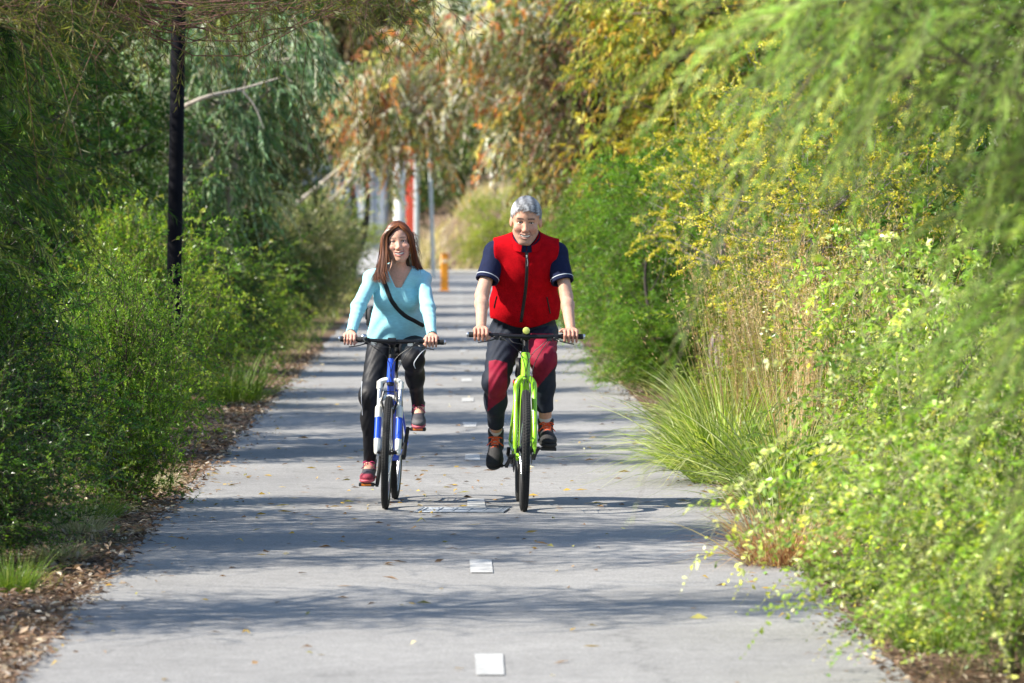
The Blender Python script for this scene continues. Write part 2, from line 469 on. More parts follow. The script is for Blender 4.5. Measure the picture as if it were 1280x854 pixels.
def shoe(parent, M, name, upper_m, sole_m, lace_m, s=1.0, tall=.0, accent=None, label=None):
    up = union([ell((0, .055, .045), (.036, .048, .050)), cone((0, .045, .07), (0, .048, .105 + tall), .040, .043 + tall * .15), cone((0, .02, .066), (0, -.10, .038), .039, .035),
                ell((0, -.115, .030), (.044, .055, .028)), ell((.004, -.07, .032), (.044, .06, .034))], .02)
    up = cut(cut(up, plane((0, 0, .012), (0, 0, -1))), plane((0, .045, .120 + tall), (0, .12, 1)))
    up = sub(up, cone((0, .050, .10 + tall), (0, .055, .2), .033 + tall * .15, .036), .004)
    def sc(f): return lambda P: s * f(P / s)
    def colf(V):
        q = V / s; C = np.tile(np.array(accent[0]), (len(q), 1))
        w = sstep(-.10, -.135, q[:, 1]) + sstep(.075, .09, q[:, 1])
        C = blend(C, accent[1], np.clip(w * sstep(.062, .05, q[:, 2]), 0, 1))
        tg = np.exp(-((q[:, 0]) / .016) ** 4) * sstep(-.09, -.07, q[:, 1]) * sstep(.06, .03, q[:, 1])
        C = blend(C, accent[2], .8 * tg)
        return C
    o = sdf_obj(name, sc(up), np.array((-.06, -.19, 0)) * s, np.array((.06, .12, .15 + tall)) * s, .0045, upper_m, parent, colf, M, 1.6)
    if label: o['label'] = label
    so = union([cone((0, .062, .010), (0, -.02, .010), .036, .034), ell((.002, -.075, .010), (.049, .075, .020)), ell((.0, -.125, .012), (.042, .050, .020)), ell((0, .07, .01), (.037, .04, .02))], .02)
    so = cut(cut(so, plane((0, 0, .020), (0, .0, 1))), plane((0, 0, .0), (0, 0, -1)))
    sdf_obj('sole', sc(so), np.array((-.07, -.20, -.01)) * s, np.array((.07, .13, .04)) * s, .0045, sole_m, o, None, M, 1.6)
    lb = MB(); rnd = random.Random(int(M[0, 3] * 1000))
    ys = [-.072, -.052, -.032, -.012, .008]
    for i, y in enumerate(ys):
        z = .068 + (y + .072) * .46 + .004
        for d in (1, -1):
            P = spline([(-.020 * d, y - .006, z - .006), (0, y, z + .004), (.020 * d, y + .010, z - .002)], 7)
            lb.tube(P * s, .0042 * s, 6)
    for d in (1, -1):
        P = spline([(0, .0, .112), (.022 * d, -.012, .122), (.040 * d, -.004, .110), (.018 * d, .004, .110), (0, .0, .112)], 14); lb.tube(P * s, .003 * s, 6)
        P = spline([(0, .0, .112), (.020 * d, -.030, .104), (.046 * d, -.034 + .01 * rnd.random(), .074)], 8); lb.tube(P * s, .0028 * s, 6)
    lb.V = [v @ M[:3, :3].T + M[:3, 3] for v in lb.V]
    lb.build('lace', lace_m, o)
    return o

def eyes_teeth(body, J, M_eye, M_teeth, iris):
    c = np.array(J['head']); Rm = J['headM']; s = J['headS']
    for sx in (-1, 1):
        b = MB(); b.ball((0, 0, 0), .0118 * s, 20, 15)
        V = b.V[0]; col = np.tile((.74, .70, .66), (len(V), 1))
        d = -V[:, 1] / np.linalg.norm(V, axis=1)
        col[d > .84] = iris; col[d > .945] = (.01, .008, .008)
        b.C[0] = col
        b.V[0] = V @ Rm.T + c + Rm @ np.array((sx * .031, .0132, .0)) * s
        b.build('eye', M_eye, body, usecol=True)
    t = MB()
    xs = np.linspace(-.026, .026, 17)
    up = []; lo = []
    for x in xs:
        y = -.0045 + 8 * x * x; z = -.0735 + 9 * x * x
        h = .0052 * (1 - (x / .0270) ** 4)
        up.append((x, y - .0004, z + h)); lo.append((x, y, z - h * .75))
    V = np.array(up + lo) * s; V = V @ Rm.T + c
    n = len(xs); i = np.arange(n - 1)
    back = V + Rm @ np.array((0, .006, 0)) * s
    VV = np.vstack([V, back]); m = 2 * n
    Q = [np.stack([i, i + n, i + n + 1, i + 1], 1), np.stack([i + m, i + m + 1, i + m + n + 1, i + m + n], 1), np.stack([i, i + 1, i + m + 1, i + m], 1), np.stack([i + n, i + m + n, i + m + n + 1, i + n + 1], 1)]
    t.add(VV, Q); t.build('teeth', M_teeth, body)

def ribbon_on(f, pts, w, lift, n=40, thick=.002):
    """a band that follows the front of a surface; pts: (x, z) way points"""
    P = spline([(x, 0, z) for x, z in pts], n)
    Q = np.array([front_y(f, p[0], p[2]) for p in P]); Q = Q[Q[:, 1] < 1.2]; Q[:, 1] -= lift
    b = MB(); b.tube(Q, w / 2, 8, flat=thick / w * 2, up=(0, -1, .02)); return b

def strand_hair(rs, guides, n, spread, rad, cols, taper=.35, npt=16, push=None):
    """many fine locks that follow guide curves"""
    b = MB()
    for k in range(n):
        a, c = rs.integers(0, len(guides), 2); w = rs.random()
        G = spline(guides[a], npt) * (1 - .25 * w) + spline(guides[min(a + 1, len(guides) - 1)], npt) * .25 * w
        t = np.linspace(0, 1, npt)[:, None]
        o = rs.normal(0, 1, 3) * spread
        wav = np.sin(t * (5 + 4 * rs.random()) + rs.random() * 6) * rs.normal(0, .35, 3) * spread
        P = G + o * (.45 + .75 * t) + wav * t
        if push is not None: P = push(P, rs.random())
        cut_ = max(7, int(npt * (1 - .28 * rs.random())))
        P = P[:cut_]
        tt = np.linspace(0, 1, len(P))
        r = rad * (.7 + .6 * rs.random()) * (1 - tt ** 3 * (1 - taper * .3))
        cc = np.array(cols[rs.integers(0, len(cols))]) * (.8 + .4 * rs.random())
        b.tube(P, r, 5, col=cc)
    return b
# ------------------------------------------------------------------ materials of skin and clothes
M_SKIN = mat('skin', (.5, .3, .22), .58, spec=.30, usecol=True, var=.11, vscale=75, bump=.12, bscale=420, sss=.12)
M_EYE = mat('eye', (.8, .8, .8), .12, usecol=True)
M_TEETH = mat('teeth', (.82, .78, .70), .25)
M_FLEECE = mat('red_fleece', (.42, .004, .009), .95, spec=.05, var=.16, vscale=26, bump=.5, bscale=240)
M_NAVYK = mat('navy_knit', (.0085, .013, .045), .85, spec=.2, var=.2, vscale=40, bump=.3, bscale=340)
M_TIGHT = mat('stretch_tights', (.02, .02, .03), .7, spec=.22, usecol=True, var=.14, vscale=22, bump=.16, bscale=60)
M_BLKTIGHT = mat('black_tights', (.009, .009, .012), .55, spec=.30, var=.15, vscale=20, bump=.15, bscale=50)
M_TURQ = mat('turquoise_knit', (.33, .70, .79), .9, spec=.1, var=.08, vscale=36, bump=.35, bscale=170, stretch=(1, 1, 2.6))
M_BLACKW = mat('black_webbing', (.008, .008, .010), .7, var=.2, vscale=90, bump=.2, bscale=600)
M_WHITEP = mat('white_piping', (.62, .66, .72), .6)
M_ZIP = mat('black_zip', (.006, .006, .008), .45, var=.2, vscale=300)
M_SHOE = mat('shoe_upper', (.02, .02, .02), .75, usecol=True, var=.2, vscale=70, bump=.4, bscale=380)
M_SOLEB = mat('dark_sole', (.014, .013, .013), .7, var=.2, vscale=60, bump=.3, bscale=200)
M_SOLEP = mat('pink_white_sole', (.55, .10, .14), .6, var=.15, vscale=30)
M_LACEO = mat('orange_lace', (.80, .10, .015), .7)
M_LACEP = mat('pink_lace', (.55, .04, .16), .7)
M_SOCK = mat('pale_sock', (.62, .60, .58), .9, bump=.3, bscale=300)
M_HAIRG = mat('grey_hair', (.3, .3, .3), .5, spec=.4, usecol=True, var=.15, vscale=120)
M_HAIRB = mat('auburn_hair', (.1, .04, .02), .38, spec=.5, usecol=True, var=.1, vscale=120)

def seg_y(z, a, b):
    """y of a limb axis at height z"""
    t = np.clip((z - a[2]) / (b[2] - a[2]), 0, 1); return a[1] + (b[1] - a[1]) * t

def make_man(loc, rot):
    J = dict(hip=(0, .80, 1.03), neck=(0, .560, 1.552), sh=[(-.180, .575, 1.492), (.178, .575, 1.492)],
             el=[(-.258, .465, 1.240), (.238, .465, 1.240)], wr=[(-.262, .292, 1.062), (.262, .296, 1.064)],
             grip=[(-.264, .222, 1.012), (.262, .222, 1.012)], bar=[(.985, -.17, 0), (-.985, -.17, 0)], thumb=[False, True], handS=1.06,
             hipj=[(-.100, .80, 1.01), (.100, .80, 1.01)], kn=[(-.168, .47, .735), (.108, .380, .872)],
             head=(-.010, .405, 1.672), headM=rotm(yaw=-2, pitch=9, roll=1.5), headS=1.09)
    J['footM'] = [foot_matrix((-.160, .725, .243), 30, -6), foot_matrix((.146, .41, .363), 4, 5)]
    J['an'] = [(m[:3, :3] @ (ANKLE * 1.06) + m[:3, 3]) for m in J['footM']]
    S = rider(J, True)
    hc = np.array(J['head']); hM = J['headM']; hs = J['headS']
    def colf(V):
        C = np.tile(np.array((.58, .315, .215)), (len(V), 1))
        C *= (1 + .07 * vnoise(V, 30))[:, None]
        arm = sstep(.20, .24, np.abs(V[:, 0])) * sstep(1.0, 1.2, V[:, 2])
        C = blend(C, (.52, .31, .23), arm)
        hand = sstep(1.085, 1.04, V[:, 2]) * sstep(.2, .22, np.abs(V[:, 0]))
        C = blend(C, (.52, .24, .18), .6 * hand)
        q = ((V - hc) @ hM) / hs
        return face_colour(q, C, True)
    body = sdf_obj('person', S['skin'], (-.42, .08, .20), (.42, 1.02, 1.86), .0038, M_SKIN, None, colf)
    body.location = loc; body.rotation_euler = rot
    tag(body, 'smiling grey haired man in a red vest riding the lime green bicycle', 'person', 'two riders coming down the path')
    eyes_teeth(body, J, M_EYE, M_TEETH, (.10, .11, .09))
    # --- shirt: navy short sleeved, shown by the sleeves and the collar
    T = S['T']; M = S['M']; up = M[:, 2]
    slv = []
    for k in (0, 1):
        sh, el = np.array(J['sh'][k]), np.array(J['el'][k])
        e2 = sh + (el - sh) * .74
        a = union([cone(sh + (0, .0, .002), e2, .066, .068)], .02)
        slv.append(cut(a, plane(sh + (el - sh) * .66, el - sh)))
    tor = off(S['torso'], .005)
    collar = cut(off(S['neck'], .014), plane(T(0, 0, 1.14), up + np.array((0, .35, 0))))
    shirt = union([tor, collar], .02)
    shirt = cut(shirt, plane(T(0, 0, .22), -up))
    vneck = cone((0, .40, 1.56), (0, .36, 1.68), .010, .055)
    shirt = sub(shirt, vneck, .004)
    shirt_all = union([shirt] + slv, .016)
    hol = union([cone(np.array(J['sh'][k]) + (np.array(J['el'][k]) - np.array(J['sh'][k])) * .5, np.array(J['sh'][k]) + (np.array(J['el'][k]) - np.array(J['sh'][k])) * .9, .052, .060) for k in (0, 1)], .004)
    shirt_all2 = sub(shirt_all, hol, .003)
    sh_o = sdf_obj('shirt', shirt_all2, (-.42, .3, 1.08), (.42, 1.0, 1.70), .0048, M_NAVYK, body)
    b = MB()
    for k in (0, 1):
        sh, el = np.array(J['sh'][k]), np.array(J['el'][k]); d = (el - sh) / np.linalg.norm(el - sh)
        c = sh + (el - sh) * .575; u = np.cross(d, (0, 1, 0)); u /= np.linalg.norm(u); v = np.cross(d, u)
        th = np.linspace(0, 2 * np.pi, 40, endpoint=False)
        P = c + .0672 * (np.cos(th)[:, None] * u + np.sin(th)[:, None] * v)
        b.tube(P, .0028, 6, closed=True)
    b.build('piping', M_WHITEP, sh_o)
    # --- vest
    def creases(f, amp):
        def g(P):
            s = np.sin(P[:, 2] * 42 + 5 * P[:, 0] + 2.2 * np.sin(P[:, 0] * 17)) * sstep(1.35, 1.10, P[:, 2])
            r = np.sin((P[:, 2] - np.abs(P[:, 0]) * 1.3) * 60 + 3 * P[:, 0]) * sstep(1.3, 1.46, P[:, 2]) * .6
            w_ = np.sin(P[:, 0] * 34 + 3 * np.sin(P[:, 2] * 9) + P[:, 2] * 7) * sstep(1.06, 1.14, P[:, 2]) * sstep(1.46, 1.36, P[:, 2]) * .9
            return f(P) - amp * .55 * w_ - amp * (s + r) * (.5 + .5 * np.sin(P[:, 0] * 21 + 1.3))
        return g
    v = creases(off(S['torso'], .024), .0065)
    v = cut(v, lambda P: 1.052 + .9 * np.clip(np.abs(P[:, 0]) - .03, 0, .14) ** 1.5 + .10 * np.clip(P[:, 1] - .70, 0, 1) - P[:, 2])
    arm = []
    for k in (0, 1):
        sx = -1 if k == 0 else 1
        arm.append(cone(np.array(J['sh'][k]) + (sx * .066, -.03, .03), np.array(J['el'][k]) + (sx * .0, .0, .05), .066, .080)); arm.append(cut(plane((sx * .196, 0, 0), (-sx, 0, 0)), plane((0, 0, 1.30), (0, 0, -1))))
    vz = sub(v, union(arm, .01), .006)
    open_ = union([cone((0, .38, 1.512), (0, .36, 1.60), .010, .050), cone((0, .40, 1.58), (0, .56, 1.64), .060, .066)], .01)
    vest = sub(sub(vz, open_, .005), off(S['neck'], .018), .003)
    def vest_f(P): return vest(P)
    vo = sdf_obj('vest', vest_f, (-.34, .3, 1.0), (.34, 1.05, 1.70), .0048, M_FLEECE, body)
    def collar(r0, r1, h, open_a, m, nm, th_=.004):
        n = 44; A = np.linspace(open_a, 2 * np.pi - open_a, n); b = MB(); rows = []
        fr = .5 + .5 * np.cos(A)                                       # 1 at the front, 0 at the back of the neck
        for t, r, dz in ((0, r0, 0), (.5, (r0 + r1) / 2, .5), (1, r1, 1), ):
            yc = .552 - .034 * t; zc = 1.548 - .050 * fr ** 1.3 + (h * (1 - .50 * fr ** 2) + .022 * (1 - fr)) * t
            for o in (0,): rows.append(np.stack([r * np.sin(A), yc - r * np.cos(A) * 1.02 - .020 * fr * (1 - t), zc], 1))
        ins = [q - np.stack([np.sin(A), -np.cos(A), 0 * A], 1) * th_ for q in rows[::-1]]
        R2 = rows + ins; V = np.concatenate(R2); m_ = len(R2); i = np.arange(m_)[:, None]; j = np.arange(n - 1)[None]; i2 = (i + 1) % m_
        b.add(V, [np.stack([i * n + j, i * n + j + 1, i2 * n + j + 1, i2 * n + j], -1).reshape(-1, 4), (np.arange(m_) * n)[None], (np.arange(m_) * n + n - 1)[None][:, ::-1]])
        return b.build(nm, m, vo)
    collar(.098, .090, .072, .34, M_FLEECE, 'collar', .006)
    collar(.088, .079, .078, .03, M_NAVYK, 'collar_lining', .004)
    z = ribbon_on(v, [(.0, 1.505), (.004, 1.40), (.0, 1.28), (-.012, 1.17), (-.022, 1.085)], .019, .0022, 46, .004); z.build('zip', M_ZIP, vo)
    t = MB(); p = front_y(v, .001, 1.488)
    t.box(p + (0, -.006, -.012), (.008, .004, .016)); t.tube([p + (.002, -.007, -.024), p + (.006, -.010, -.048), p + (.004, -.009, -.070)], .0022, 6); t.build('zip_pull', mat('zip_pull_metal', (.5, .5, .5), .35, 1.), vo)
    for sx, pts in ((-1, [(-.168, 1.235), (-.176, 1.20), (-.182, 1.165)]), (1, [(.128, 1.235), (.140, 1.185), (.150, 1.140)])):
        ribbon_on(v, pts, .008, .002, 16, .004).build('pocket_zip', M_ZIP, vo)
    # --- tights
    pelv = cut(off(S['torso'], .011), plane(T(0, 0, .36), up))
    tl = []
    for k in (0, 1):
        an = np.array(J['an'][k]); kn = np.array(J['kn'][k]); e = kn + (an - kn) * (.80 if k == 0 else .76)
        tl.append(cut(off(S['legs'][k], .010), plane(e, an - kn)))
    def wr(P): return .0020 * np.sin(P[:, 2] * 70 + 8 * np.sin(P[:, 0] * 20) + P[:, 1] * 30) * sstep(.45, .75, P[:, 2])
    tt = union([pelv] + tl, .02)
    def tights(P): return tt(P) - wr(P)
    def tcol(V):
        C = np.tile(np.array((.016, .021, .034)), (len(V), 1)); x, y, zz = V.T
        k0 = J['kn'][0]; a0 = J['an'][0]; h0 = J['hipj'][0]
        ax = np.where(zz > k0[2], seg_y(zz, k0, h0), seg_y(zz, a0, k0))
        cx = -.160 + .10 * (zz - .72) * 0
        hw = .056 * sstep(.545, .66, zz)
        m0 = (x < -.02) & (y < ax + .005) & (zz > .555) & (zz < .862 - .25 * np.abs(x + .17)) & (x > cx - .050) & (x < cx - .05 + .004 + hw * 1.9)
        m1 = (x > .005) & (zz > .665 + 1.25 * np.clip(x - .045, 0, 1)) & (zz < 1.02) & (y < .62)
        C[m0 | m1] = (.22, .009, .030)
        return C
    sdf_obj('tights', tights, (-.34, .22, .38), (.34, 1.05, 1.26), .0048, M_TIGHT, body, tcol)
    # --- socks, boots
    for k in (0, 1):
        an = np.array(J['an'][k]); kn = np.array(J['kn'][k]); d = (kn - an) / np.linalg.norm(kn - an)
        b = MB(); b.tube([an - d * .02, an + d * .03, an + d * .060], [.036, .0375, .0385], 16); so = b.build('sock', M_SOCK, body)
        shoe(body, J['footM'][k], 'boot', M_SHOE, M_SOLEB, M_LACEO, 1.06, .018, [(.020, .019, .021), (.010, .010, .011), (.030, .026, .028)])
    # --- hair
    def hq(P): return ((P - hc) @ hM) / hs
    hs_f = head_sdf(True)
    cran = ell((0, .092, .036), (.0815, .107, .095))
    def hairf(P):
        q = hq(P); x, y, zc = q.T; ax = np.abs(x)
        d = cran(q) - .0010 * np.sin(x * 210 + 60 * y + 3 * np.sin(zc * 90)) * sstep(.02, .07, zc) - .0006 * np.sin(x * 420 - 120 * y + zc * 160)
        line = .066 + .010 * np.cos(x * 38 + .8) - .9 * np.clip(ax - .050, 0, 1) * sstep(.03, .05, ax)
        front = np.maximum(line - zc, -(.064 - y))                  # forehead: below the hairline and in front
        face = np.minimum(np.maximum(line - zc, y - .058), 9)
        side = np.maximum(-.030 - zc, y - .115)                     # sideburns end above the ear lobe
        nape = -.075 - zc
        kill = np.maximum.reduce([np.minimum(line - zc, .058 - y), np.minimum(.010 - zc, .100 - y), nape])
        return np.maximum(d, kill * .9) * hs
    def hcol(V):
        q = hq(V); n = vnoise(q * np.array((2.2, 1, .8)), 90, 2) + .7 * vnoise(q * np.array((3., .7, 1.)), 210, 5)
        C = np.tile(np.array((.19, .195, .205)), (len(V), 1)) * (1 + .25 * n)[:, None]
        side = sstep(.055, .075, np.abs(q[:, 0]))
        C = blend(C, (.50, .505, .51), .7 * side)
        return np.clip(C, .05, .6)
    ho = sdf_obj('hair', hairf, hc + np.array((-.16, -.10, -.14)), hc + np.array((.16, .30, .20)), .0036, M_HAIRG, body, hcol, None, 1.8)
    rs = np.random.default_rng(4); b = MB(); cc = np.array((0, .092, .036)); rr = np.array((.082, .1075, .0955))
    n_ = 0
    while n_ < 1500:                                                  # short fine locks over the crown, combed across the forehead
        d = rs.normal(0, 1, 3); d /= np.linalg.norm(d)
        p = cc + d * rr
        line = .068 + .010 * math.cos(p[0] * 38 + .8) - .9 * max(0, abs(p[0]) - .050)
        if p[2] < (line if p[1] < .062 else .018) or p[1] > .16: continue
        n_ += 1; tang = np.array((-.55, -.75, 0)) + .22 * rs.normal(0, 1, 3); nrm = (p - cc) / rr ** 2; nrm /= np.linalg.norm(nrm)
        tang -= nrm * (tang @ nrm); tang /= np.linalg.norm(tang); L_ = rs.uniform(.022, .044); P = []
        for t in (-.35, 0, .4, .8):
            q = p + tang * L_ * t; v = (q - cc) / rr; q = cc + (q - cc) / np.linalg.norm(v) * (1 + .006 + (.016 + .030 * max(0, (.06 - p[1]) / .07)) * math.sin((t + .35) * 2.2))
            P.append(hc + hM @ q * hs)
        g = float(np.clip(.27 + .13 * math.sin(p[0] * 150 + p[1] * 70 + 2 * math.sin(p[1] * 40)) + .07 * rs.normal() + (.10 if abs(p[0]) > .058 else 0), .07, .6))
        b.tube(spline(P, 6), np.array((.0008, .0015, .0018, .0016, .0011, .0004)) * hs, 4, col=(g, g * 1.01, g * 1.04))
    b.build('fringe', M_HAIRG, ho, usecol=True)
    return body, J

def make_woman(loc, rot):
    J = dict(hip=(0, .80, .955), neck=(0, .625, 1.395), sh=[(-.150, .632, 1.332), (.148, .632, 1.336)],
             el=[(-.218, .475, 1.170), (.196, .475, 1.170)], wr=[(-.245, .292, 1.020), (.232, .292, 1.020)],
             grip=[(-.250, .232, .975), (.232, .232, .975)], bar=[(.985, -.17, 0), (-.985, -.17, 0)], thumb=[False, False], handS=.90,
             hipj=[(-.088, .80, .945), (.088, .80, .945)], kn=[(-.140, .545, .640), (.118, .410, .862)],
             head=(.006, .512, 1.561), headM=rotm(yaw=2, pitch=-3, roll=-7), headS=1.0)
    J['footM'] = [foot_matrix((-.150, .600, .122), 4, -4), foot_matrix((.150, .580, .462), 12, 4)]
    J['an'] = [(m[:3, :3] @ (ANKLE * .92) + m[:3, 3]) for m in J['footM']]
    S = rider(J, False); T = S['T']; up = S['M'][:, 2]
    hc = np.array(J['head']); hM = J['headM']; hs = J['headS']
    def colf(V):
        C = np.tile(np.array((.66, .385, .275)), (len(V), 1)); C *= (1 + .05 * vnoise(V, 30))[:, None]
        hand = sstep(1.05, 1.0, V[:, 2]) * sstep(.18, .2, np.abs(V[:, 0]))
        C = blend(C, (.54, .27, .22), .6 * hand)
        chest = np.exp(-(V[:, 0] / .05) ** 2 - ((V[:, 2] - 1.33) / .07) ** 2)
        C = blend(C, (.50, .25, .19), .5 * chest)
        return face_colour(((V - hc) @ hM) / hs, C, False)
    body = sdf_obj('person', S['skin'], (-.36, .10, .06), (.36, 1.0, 1.72), .0036, M_SKIN, None, colf)
    body.location = loc; body.rotation_euler = rot
    tag(body, 'smiling long haired woman in a turquoise top riding the blue bicycle', 'person', 'two riders coming down the path')
    eyes_teeth(body, J, M_EYE, M_TEETH, (.09, .06, .04))
    # --- knitted top with long sleeves and a V neck
    arms = []
    for k in (0, 1):
        sh, el, w = [np.array(J[q][k]) for q in ('sh', 'el', 'wr')]
        a = union([cone(sh, el, .045, .042), cone(el, w + (w - el) * .06, .041, .031), ell(el, (.0445,) * 3)], .015)
        arms.append(cut(a, plane(w + (w - el) * .03, w - el)))
    tor = union([off(S['torso'], .011), ell(T(0, -.01, .20), (.160, .118, .16), S['M'])], .06)
    def creases(P):
        x, y, z = P.T
        a = np.sin(z * 55 + 6 * np.abs(x) * 6 + 2 * np.sin(x * 25)) * sstep(1.20, 1.05, z)
        e = np.sin((z + .6 * y) * 130) * np.exp(-((z - 1.17) / .07) ** 2) * sstep(.15, .19, np.abs(x))
        sh_ = np.sin((z * .7 - np.abs(x)) * 85) * sstep(1.24, 1.33, z) * sstep(.06, .11, np.abs(x)) * .8
        return .0042 * (a + sh_) * (.5 + .5 * np.sin(x * 30 + y * 14 + .7)) + .0014 * e
    top0 = union([tor] + arms, .022)
    top = lambda P: top0(P) - creases(P)
    hem = lambda P: -(P[:, 2] - (.955 + .018 * np.sin(P[:, 0] * 16 + 1) + .10 * np.clip(P[:, 1] - .7, 0, 1)))
    topc = cut(top, hem)
    x0 = .012
    vn = lambda P: np.maximum(np.abs(P[:, 0] - x0) * .90 - .016 - .44 * np.clip(P[:, 2] - 1.288, -1, 1), np.maximum(1.286 + 9 * (P[:, 0] - x0) ** 2 - P[:, 2], P[:, 1] - .66))
    topc = sub(topc, lambda P: vn(P) * .9, .006)
    topc = sub(topc, off(cone(T(0, .0, .93), T(0, -.01, 1.25), .064, .070), 0), .006)
    hol = union([cone(np.array(J['wr'][k]) + (np.array(J['el'][k]) - np.array(J['wr'][k])) * .15, np.array(J['wr'][k]) * 2 - np.array(J['el'][k]), .0255, .028) for k in (0, 1)], .004)
    topc = sub(topc, hol, .003)
    to = sdf_obj('top', topc, (-.34, .24, .90), (.34, 1.0, 1.50), .0044, M_TURQ, body)
    # --- tights with pale seam
    pelv = cut(off(S['torso'], .006), plane(T(0, 0, .30), up)); tl = []
    for k in (0, 1):
        an = np.array(J['an'][k]); kn = np.array(J['kn'][k])
        tl.append(cut(off(S['legs'][k], .006), plane(kn + (an - kn) * .96, an - kn)))
    tt = union([pelv] + tl, .02)
    tights = lambda P: tt(P) - .0010 * np.sin(P[:, 2] * 80 + 9 * np.sin(P[:, 0] * 22) + P[:, 1] * 25) * sstep(.2, .5, np.abs(np.sin(P[:, 2] * 9)))
    tg = sdf_obj('tights', tights, (-.30, .24, .14), (.30, 1.0, 1.12), .0046, M_BLKTIGHT, body)
    ribbon_on(tights, [(.185, .93), (.150, .885), (.128, .845), (.135, .815)], .0055, .001, 24, .003).build('pale_seam', M_WHITEP, tg)
    ribbon_on(tights, [(-.192, .72), (-.188, .62), (-.184, .52)], .0040, .001, 24, .003).build('pale_seam', M_WHITEP, tg)
    # --- shoes
    for k in (0, 1):
        an = np.array(J['an'][k]); kn = np.array(J['kn'][k]); d = (kn - an) / np.linalg.norm(kn - an)
        b = MB(); b.tube([an - d * .03, an + d * .02, an + d * .05], [.036, .0365, .0365], 16); b.build('sock', M_BLKTIGHT, body)
        shoe(body, J['footM'][k], 'trainer', M_SHOE, M_SOLEP, M_LACEP, .92, .012, [(.045, .045, .060), (.30, .03, .06) if k == 0 else (.10, .10, .11), (.10, .03, .07)])
    # --- hair: a cap close to the skull and many fine locks
    def hq(P): return ((P - hc) @ hM) / hs
    cran = ell((0, .090, .034), (.0785, .103, .0885))
    def hairf(P):
        q = hq(P); x, y, z = q.T
        back = cone((0, .13, .02), (0, .155, -.18), .072, .062)(q)
        d = smin(cran(q), back, .03) - .0018 * np.sin(x * 330 + 40 * np.sin(z * 14)) * .8
        part = .018
        fr = .073 - 6 * (x - part) ** 2 - .25 * np.abs(x - part)
        kill = np.maximum.reduce([np.minimum(fr - z, .062 - y), np.minimum(-.02 - z, .080 - y)])
        return np.maximum(d, kill * .8) * hs
    def hcol(V):
        q = hq(V); n = vnoise(q * np.array((3, 1, .3)), 110, 2)
        return np.clip(np.tile(np.array((.060, .022, .011)), (len(V), 1)) * (1 + .4 * n)[:, None], .004, .3)
    ho = sdf_obj('hair', hairf, hc + np.array((-.14, -.09, -.30)), hc + np.array((.14, .28, .16)), .0036, M_HAIRB, body, hcol, None, 1.8)
    rs = np.random.default_rng(8)
    cols = [(.10, .032, .012), (.15, .048, .016), (.065, .022, .010), (.22, .080, .026), (.12, .038, .013)]
    def W(*pts): return [hc + hM @ np.array(p) * hs for p in pts]
    left = [W((0.015, 0.020, 0.097), (-0.032, -0.002, 0.080), (-0.061, 0.006, 0.045), (-0.071, 0.004, -0.030), (-0.082, -0.018, -0.110), (-0.088, -0.040, -0.190), (-0.070, -0.052, -0.265)),
            W((0.013, 0.030, 0.103), (-0.042, 0.014, 0.078), (-0.073, 0.022, 0.035), (-0.080, 0.020, -0.050), (-0.098, 0.010, -0.130), (-0.112, -0.012, -0.200), (-0.098, -0.035, -0.270)),
            W((0.011, 0.050, 0.108), (-0.048, 0.040, 0.080), (-0.080, 0.050, 0.030), (-0.096, 0.048, -0.060), (-0.116, 0.040, -0.140), (-0.138, 0.020, -0.200), (-0.140, 0.000, -0.250)),
            W((0.011, 0.070, 0.110), (-0.047, 0.080, 0.082), (-0.080, 0.090, 0.030), (-0.098, 0.090, -0.060), (-0.130, 0.070, -0.150), (-0.160, 0.048, -0.200), (-0.172, 0.030, -0.235))]
    right = [W((0.019, 0.018, 0.097), (0.041, 0.006, 0.074), (0.063, 0.016, 0.040), (0.071, 0.030, -0.030), (0.082, 0.060, -0.100), (0.092, 0.090, -0.160), (0.098, 0.120, -0.220)),
             W((0.019, 0.030, 0.103), (0.047, 0.024, 0.076), (0.073, 0.036, 0.034), (0.080, 0.052, -0.050), (0.096, 0.080, -0.120), (0.118, 0.110, -0.170), (0.128, 0.130, -0.210)),
             W((0.017, 0.055, 0.108), (0.047, 0.060, 0.081), (0.078, 0.074, 0.030), (0.092, 0.090, -0.060), (0.100, 0.110, -0.130), (0.118, 0.135, -0.180), (0.110, 0.150, -0.260))]
    backg = [W((.012, .050, .110), (-.04, .145, .088), (-.06, .185, .01), (-.066, .185, -.10), (-.07, .18, -.20), (-.07, .17, -.29)),
             W((.014, .052, .110), (.03, .155, .088), (.05, .187, .01), (.056, .187, -.10), (.06, .18, -.20), (.06, .17, -.29))]
    def push(P, u):
        cc = np.array((0, .090, .034)); rr = np.array((.0785, .103, .0885)) * (1.015 + .045 * u)
        q = ((P - hc) @ hM) / hs; v = (q - cc) / rr; n = np.linalg.norm(v, axis=1, keepdims=True)
        q = np.where(n < 1, cc + v / n * rr, q); q[:, 0] += np.sign(q[:, 0]) * .011 * sstep(.075, .03, q[:, 2]) * sstep(.07, .03, q[:, 1]) * sstep(-.26, -.10, q[:, 2]); return hc + (q * hs) @ hM.T
    b = strand_hair(rs, left, 560, np.array((.0075, .0060, .0025)), .0027, cols, push=push)
    b2 = strand_hair(rs, right, 260, np.array((.006, .007, .004)), .0028, cols, push=push)
    b3 = strand_hair(rs, backg, 150, np.array((.020, .006, .004)), .0036, cols, push=push)
    fl = MB()
